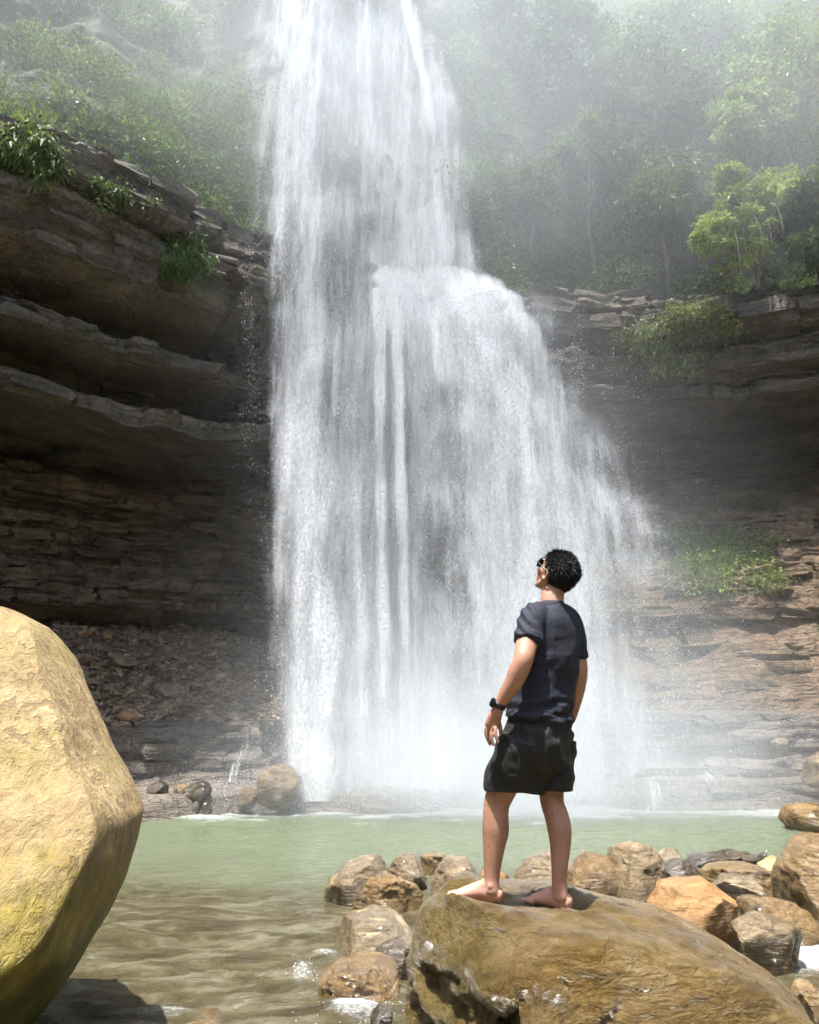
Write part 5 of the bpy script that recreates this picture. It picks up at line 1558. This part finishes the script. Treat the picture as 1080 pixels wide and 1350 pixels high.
    f1 = np.sin((a * .34 - b * .10) * .55 + 3.0 * fbm(v * 5, 3, 15)) * .0065 * sstep(950, 990, b)
    f2 = np.sin((a * .22 + b * .42) * .55 + 3.0 * fbm(v * 6, 3, 16)) * .0050 * sstep(715, 735, a)
    f3 = np.sin(a * .75 + 2 * fbm(v * 8, 2, 17)) * .003 * sstep(972, 950, b)
    rdg = lambda k, sd: np.clip(1 - 4.5 * np.abs(fbm(v * np.array([k * 1.4, k * 1.4, k]), 3, sd)), 0, 1) ** 1.5
    f4 = rdg(4, 20) * .007 + rdg(8, 21) * .004 + fbm(v * 9, 4, 18) * .004 + fbm(v * 4, 3, 19) * .006
    hem = 1 - .75 * sstep(1022, 1040, b)
    nh = n.copy(); nh[:, 2] *= .3
    v = v + nh * ((f1 + f2 + f3 + f4) * hem * sstep(945, 965, b))[:, None]
    set_v(shorts, v)
    o = link('shorts', shorts, M['shorts']); set_parent(o, root)

    # hair: a cap that follows the scalp plus short strands
    rgh = np.random.default_rng(9)
    V, F = ico(5)
    loc = V * np.array([.096, .077, .097]) + np.array([-.007, 0, .017])
    # trim to the hairline: forehead, temples, nape
    f_, l_, u_ = loc[:, 0], loc[:, 1], loc[:, 2]
    line = 0.055 - sstep(.0, .075, f_) * -.02
    keep = (u_ > -.078) & ~((f_ > .070) & (u_ < .058)) & ~((f_ > .028) & (u_ < .040)) & ~((f_ > -.022) & (u_ < .012))
    inside = np.where(keep, 1.0, .84)
    nz = fbm(V * 5, 4, 61)
    loc = np.array([-.006, 0, .015]) + (loc - np.array([-.006, 0, .015])) * (inside * (1 + .018 * nz))[:, None]
    wv = HC + loc[:, :1] * HF + loc[:, 1:2] * HL + loc[:, 2:3] * HU
    fk = keep[F].any(1)
    me = mesh_np('hair', wv, F[fk], True)
    ho = link('hair', me, M['hair']); set_parent(ho, root)
    idx = np.where(keep)[0]
    pick = rgh.choice(idx, 5200)
    p0 = wv[pick] + rgh.normal(0, .0025, (len(pick), 3))
    nn = V[pick, 0:1] * HF + V[pick, 1:2] * HL + V[pick, 2:3] * HU
    # combed back over the crown, cropped close below
    comb = -HF * .9 - HU * .35 + rgh.normal(0, .20, (len(pick), 3))
    topw = sstep(-.02, .07, loc[pick, 2])[:, None]
    dr = nn * (.12 + .55 * topw) + comb * (.9 - .3 * topw) - HU * .5 * (1 - topw)
    dr /= np.linalg.norm(dr, axis=1)[:, None]
    ln = (.007 + .015 * topw[:, 0]) * rgh.uniform(.7, 1.35, len(pick))
    sd = np.cross(dr, nn + rgh.normal(0, .3, nn.shape)); sd /= np.linalg.norm(sd, axis=1)[:, None] + 1e-9
    wdt = .0016
    mid = p0 + dr * (ln * .55)[:, None] + nn * .002
    tip = p0 + dr * ln[:, None] - HU * .002
    vs = np.stack([p0 - sd * wdt, p0 + sd * wdt, mid + sd * wdt * .8, tip, mid - sd * wdt * .8], 1).reshape(-1, 3)
    k = np.arange(len(pick))[:, None] * 5
    fs = np.concatenate([k + np.array([[0, 1, 2]]), k + np.array([[0, 2, 4]]), k + np.array([[4, 2, 3]])])
    me = mesh_np('hair_strands', vs, fs, True)
    o = tag(link('hair_strands', me, M['hair']), kind='stuff')
    o.parent = ho

    # sunglasses
    gl = empty('sunglasses', tuple(root.location)); gl.parent = root; gl.matrix_parent_inverse = Matrix.Translation(-root.location)
    def plate(pts, th, name, m, par):
        pts = np.array(pts); c = pts.mean(0)
        nn = np.cross(pts[1] - pts[0], pts[2] - pts[0]); nn /= np.linalg.norm(nn)
        v = np.vstack([pts + nn * th / 2, pts - nn * th / 2]); n_ = len(pts)
        bm = bmesh.new(); bv = [bm.verts.new(x) for x in v]
        bm.faces.new(bv[:n_]); bm.faces.new(bv[n_:][::-1])
        for i in range(n_): bm.faces.new((bv[i], bv[(i + 1) % n_], bv[n_ + (i + 1) % n_], bv[n_ + i]))
        bmesh.ops.recalc_face_normals(bm, faces=bm.faces[:])
        me = bpy.data.meshes.new(name); bm.to_mesh(me); bm.free()
        o = link(name, me, m); set_parent(o, root)
        o.parent = par; o.matrix_parent_inverse = Matrix.Translation(-root.location)
        return o
    for s in (1, -1):
        ring = []
        for a in np.linspace(0, 2 * np.pi, 18, endpoint=False):
            ca, sa = math.cos(a), math.sin(a)
            ring.append(H(.099 - .018 * ((.036 + .030 * ca) / .066) ** 2, (.036 + .031 * np.sign(ca) * abs(ca) ** .7) * s, .010 + .024 * np.sign(sa) * abs(sa) ** .7))
        plate(ring, .003, 'lens', M['lens'], gl)
        v, f = tube_np(ring + [ring[0]], [.0028] * 19, 6)
        o = link('frame', mesh_np('frame', v, f, True), M['black']); o.parent = gl; o.matrix_parent_inverse = Matrix.Translation(-root.location)
        arm = [H(.086, .068 * s, .016), H(.06, .0765 * s, .016), H(.02, .080 * s, .014), H(-.012, .080 * s, .006), H(-.022, .078 * s, -.008)]
        q, _ = catmull(arm, 4)
        v, f = tube_np(q, [.0036] * len(q), 6)
        o = link('temple_arm', mesh_np('temple_arm', v, f, True), M['black']); o.parent = gl; o.matrix_parent_inverse = Matrix.Translation(-root.location)
    v, f = tube_np([H(.098, .008, .018), H(.102, 0, .021), H(.098, -.008, .018)], [.003] * 3, 6)
    o = link('bridge', mesh_np('bridge', v, f, True), M['black']); o.parent = gl; o.matrix_parent_inverse = Matrix.Translation(-root.location)

    # watch on the left wrist
    wt = empty('watch', tuple(root.location)); wt.parent = root; wt.matrix_parent_inverse = Matrix.Translation(-root.location)
    w0 = PM(658.5, 929.5, -.1545); ax = PM(654, 941, -.145) - PM(664, 919, -.165); ax /= np.linalg.norm(ax)
    s1 = np.cross(ax, np.array([0, 1, 0])); s1 /= np.linalg.norm(s1)
    s2 = np.cross(ax, s1)
    V_, F_ = [], []
    nseg = 28
    for (h, r_) in ((-.012, .0285), (-.011, .0315), (.011, .0315), (.012, .0285)):
        for a in np.linspace(0, 2 * np.pi, nseg, endpoint=False):
            V_.append(w0 + ax * h + (s1 * math.cos(a) + s2 * math.sin(a)) * r_)
    for i in range(3):
        for j in range(nseg):
            F_.append((i * nseg + j, i * nseg + (j + 1) % nseg, (i + 1) * nseg + (j + 1) % nseg, (i + 1) * nseg + j))
    o = link('strap', mesh_np('strap', np.array(V_), np.array(F_), True), M['black']); o.parent = wt; o.matrix_parent_inverse = Matrix.Translation(-root.location)
    od = s1 if s1[0] < 0 else -s1
    od = od * .92 + np.array([0, -.35, .05]); od -= ax * od.dot(ax); od /= np.linalg.norm(od)
    sd = np.cross(od, ax)
    cc = w0 + od * .034
    bm = bmesh.new()
    bmesh.ops.create_cube(bm, size=1.0)
    bmesh.ops.bevel(bm, geom=bm.edges[:], offset=.18, segments=3, affect='EDGES')
    for v in bm.verts:
        c_ = v.co.copy()
        v.co = Vector(cc + ax * c_.x * .040 + sd * c_.y * .034 + od * c_.z * .012)
    me = bpy.data.meshes.new('watch_case'); bm.to_mesh(me); bm.free()
    o = link('watch_case', me, M['black']); o.parent = wt; o.matrix_parent_inverse = Matrix.Translation(-root.location)
    scr = []
    for a in np.linspace(0, 2 * np.pi, 20, endpoint=False):
        ca, sa = math.cos(a), math.sin(a)
        scr.append(cc + od * .0067 + ax * np.sign(ca) * abs(ca) ** .5 * .0165 + sd * np.sign(sa) * abs(sa) ** .5 * .0135)
    plate(scr, .0012, 'watch_face', M['lens'], wt)
    return root
PERSON = build_person()
# ------------------------------------------------------------------ spray mist hanging round the falls
def mist_box(name, lo, hi, label):
    lo, hi = np.array(lo, float), np.array(hi, float)
    v = np.array([(x, y, z) for x in (lo[0], hi[0]) for y in (lo[1], hi[1]) for z in (lo[2], hi[2])])
    f = np.array([(0, 1, 3, 2), (4, 6, 7, 5), (0, 4, 5, 1), (2, 3, 7, 6), (0, 2, 6, 4), (1, 5, 7, 3)])
    return tag(link(name, mesh_np(name, v, f)), label, kind='stuff')
def mist_material():
    b = NB('mist')
    co = b.coord()
    x, y, z = b.xyz(co)
    def gauss(cx, cy_, cz, sx, sy, sz, amp):
        def t(s, c, w): return b.math('POWER', b.math('DIVIDE', b.math('SUBTRACT', s, c), w), 2.0)
        q = b.math('ADD', b.math('ADD', t(x, cx, sx), t(y, cy_, sy)), t(z, cz, sz))
        return b.math('MULTIPLY', b.math('EXPONENT', b.math('MULTIPLY', q, -1.0)), amp)
    d = gauss(1.9, 13.2, 0.5, 3.0, .9, 1.7, MIST[0])          # where the water lands
    d = b.math('ADD', d, gauss(2.0, 14.5, 3.6, 3.2, 1.3, 4.5, MIST[1]))   # round the lower fall
    d = b.math('ADD', d, gauss(-0.6, 15.6, 15.5, 3.8, 2.0, 8.0, MIST[2]))  # round the upper fall
    # drifting spray in the sunlit air above the rim
    up = b.math('MULTIPLY', b.ramp(z, 9.5, 13.0), MIST[3])
    d = b.math('ADD', d, up)
    n = b.noise(co, .45, 3, .55)
    d = b.math('MULTIPLY', d, b.ramp(n, .25, .75, .45, 1.55, False))
    v = b.n('VolumePrincipled')
    b.set(v.inputs['Color'], (.90, .95, 1.0))
    b.set(v.inputs['Density'], d)
    v.inputs['Anisotropy'].default_value = 0.0
    b.t.links.new(v.outputs[0], b.out.inputs['Volume'])
    try:
        b.m.cycles.volume_sampling = 'MULTIPLE_IMPORTANCE'
    except Exception: pass
    b.m.cycles.volume_step_rate = 1.0
    return b.m
MIST = (0.85, 0.12, 0.06, 0.034)
mo = mist_box('spray_mist', (-13, 10.8, -.1), (14, 26, 27), 'bright spray mist drifting round the falls')
mo.data.materials.append(mist_material())
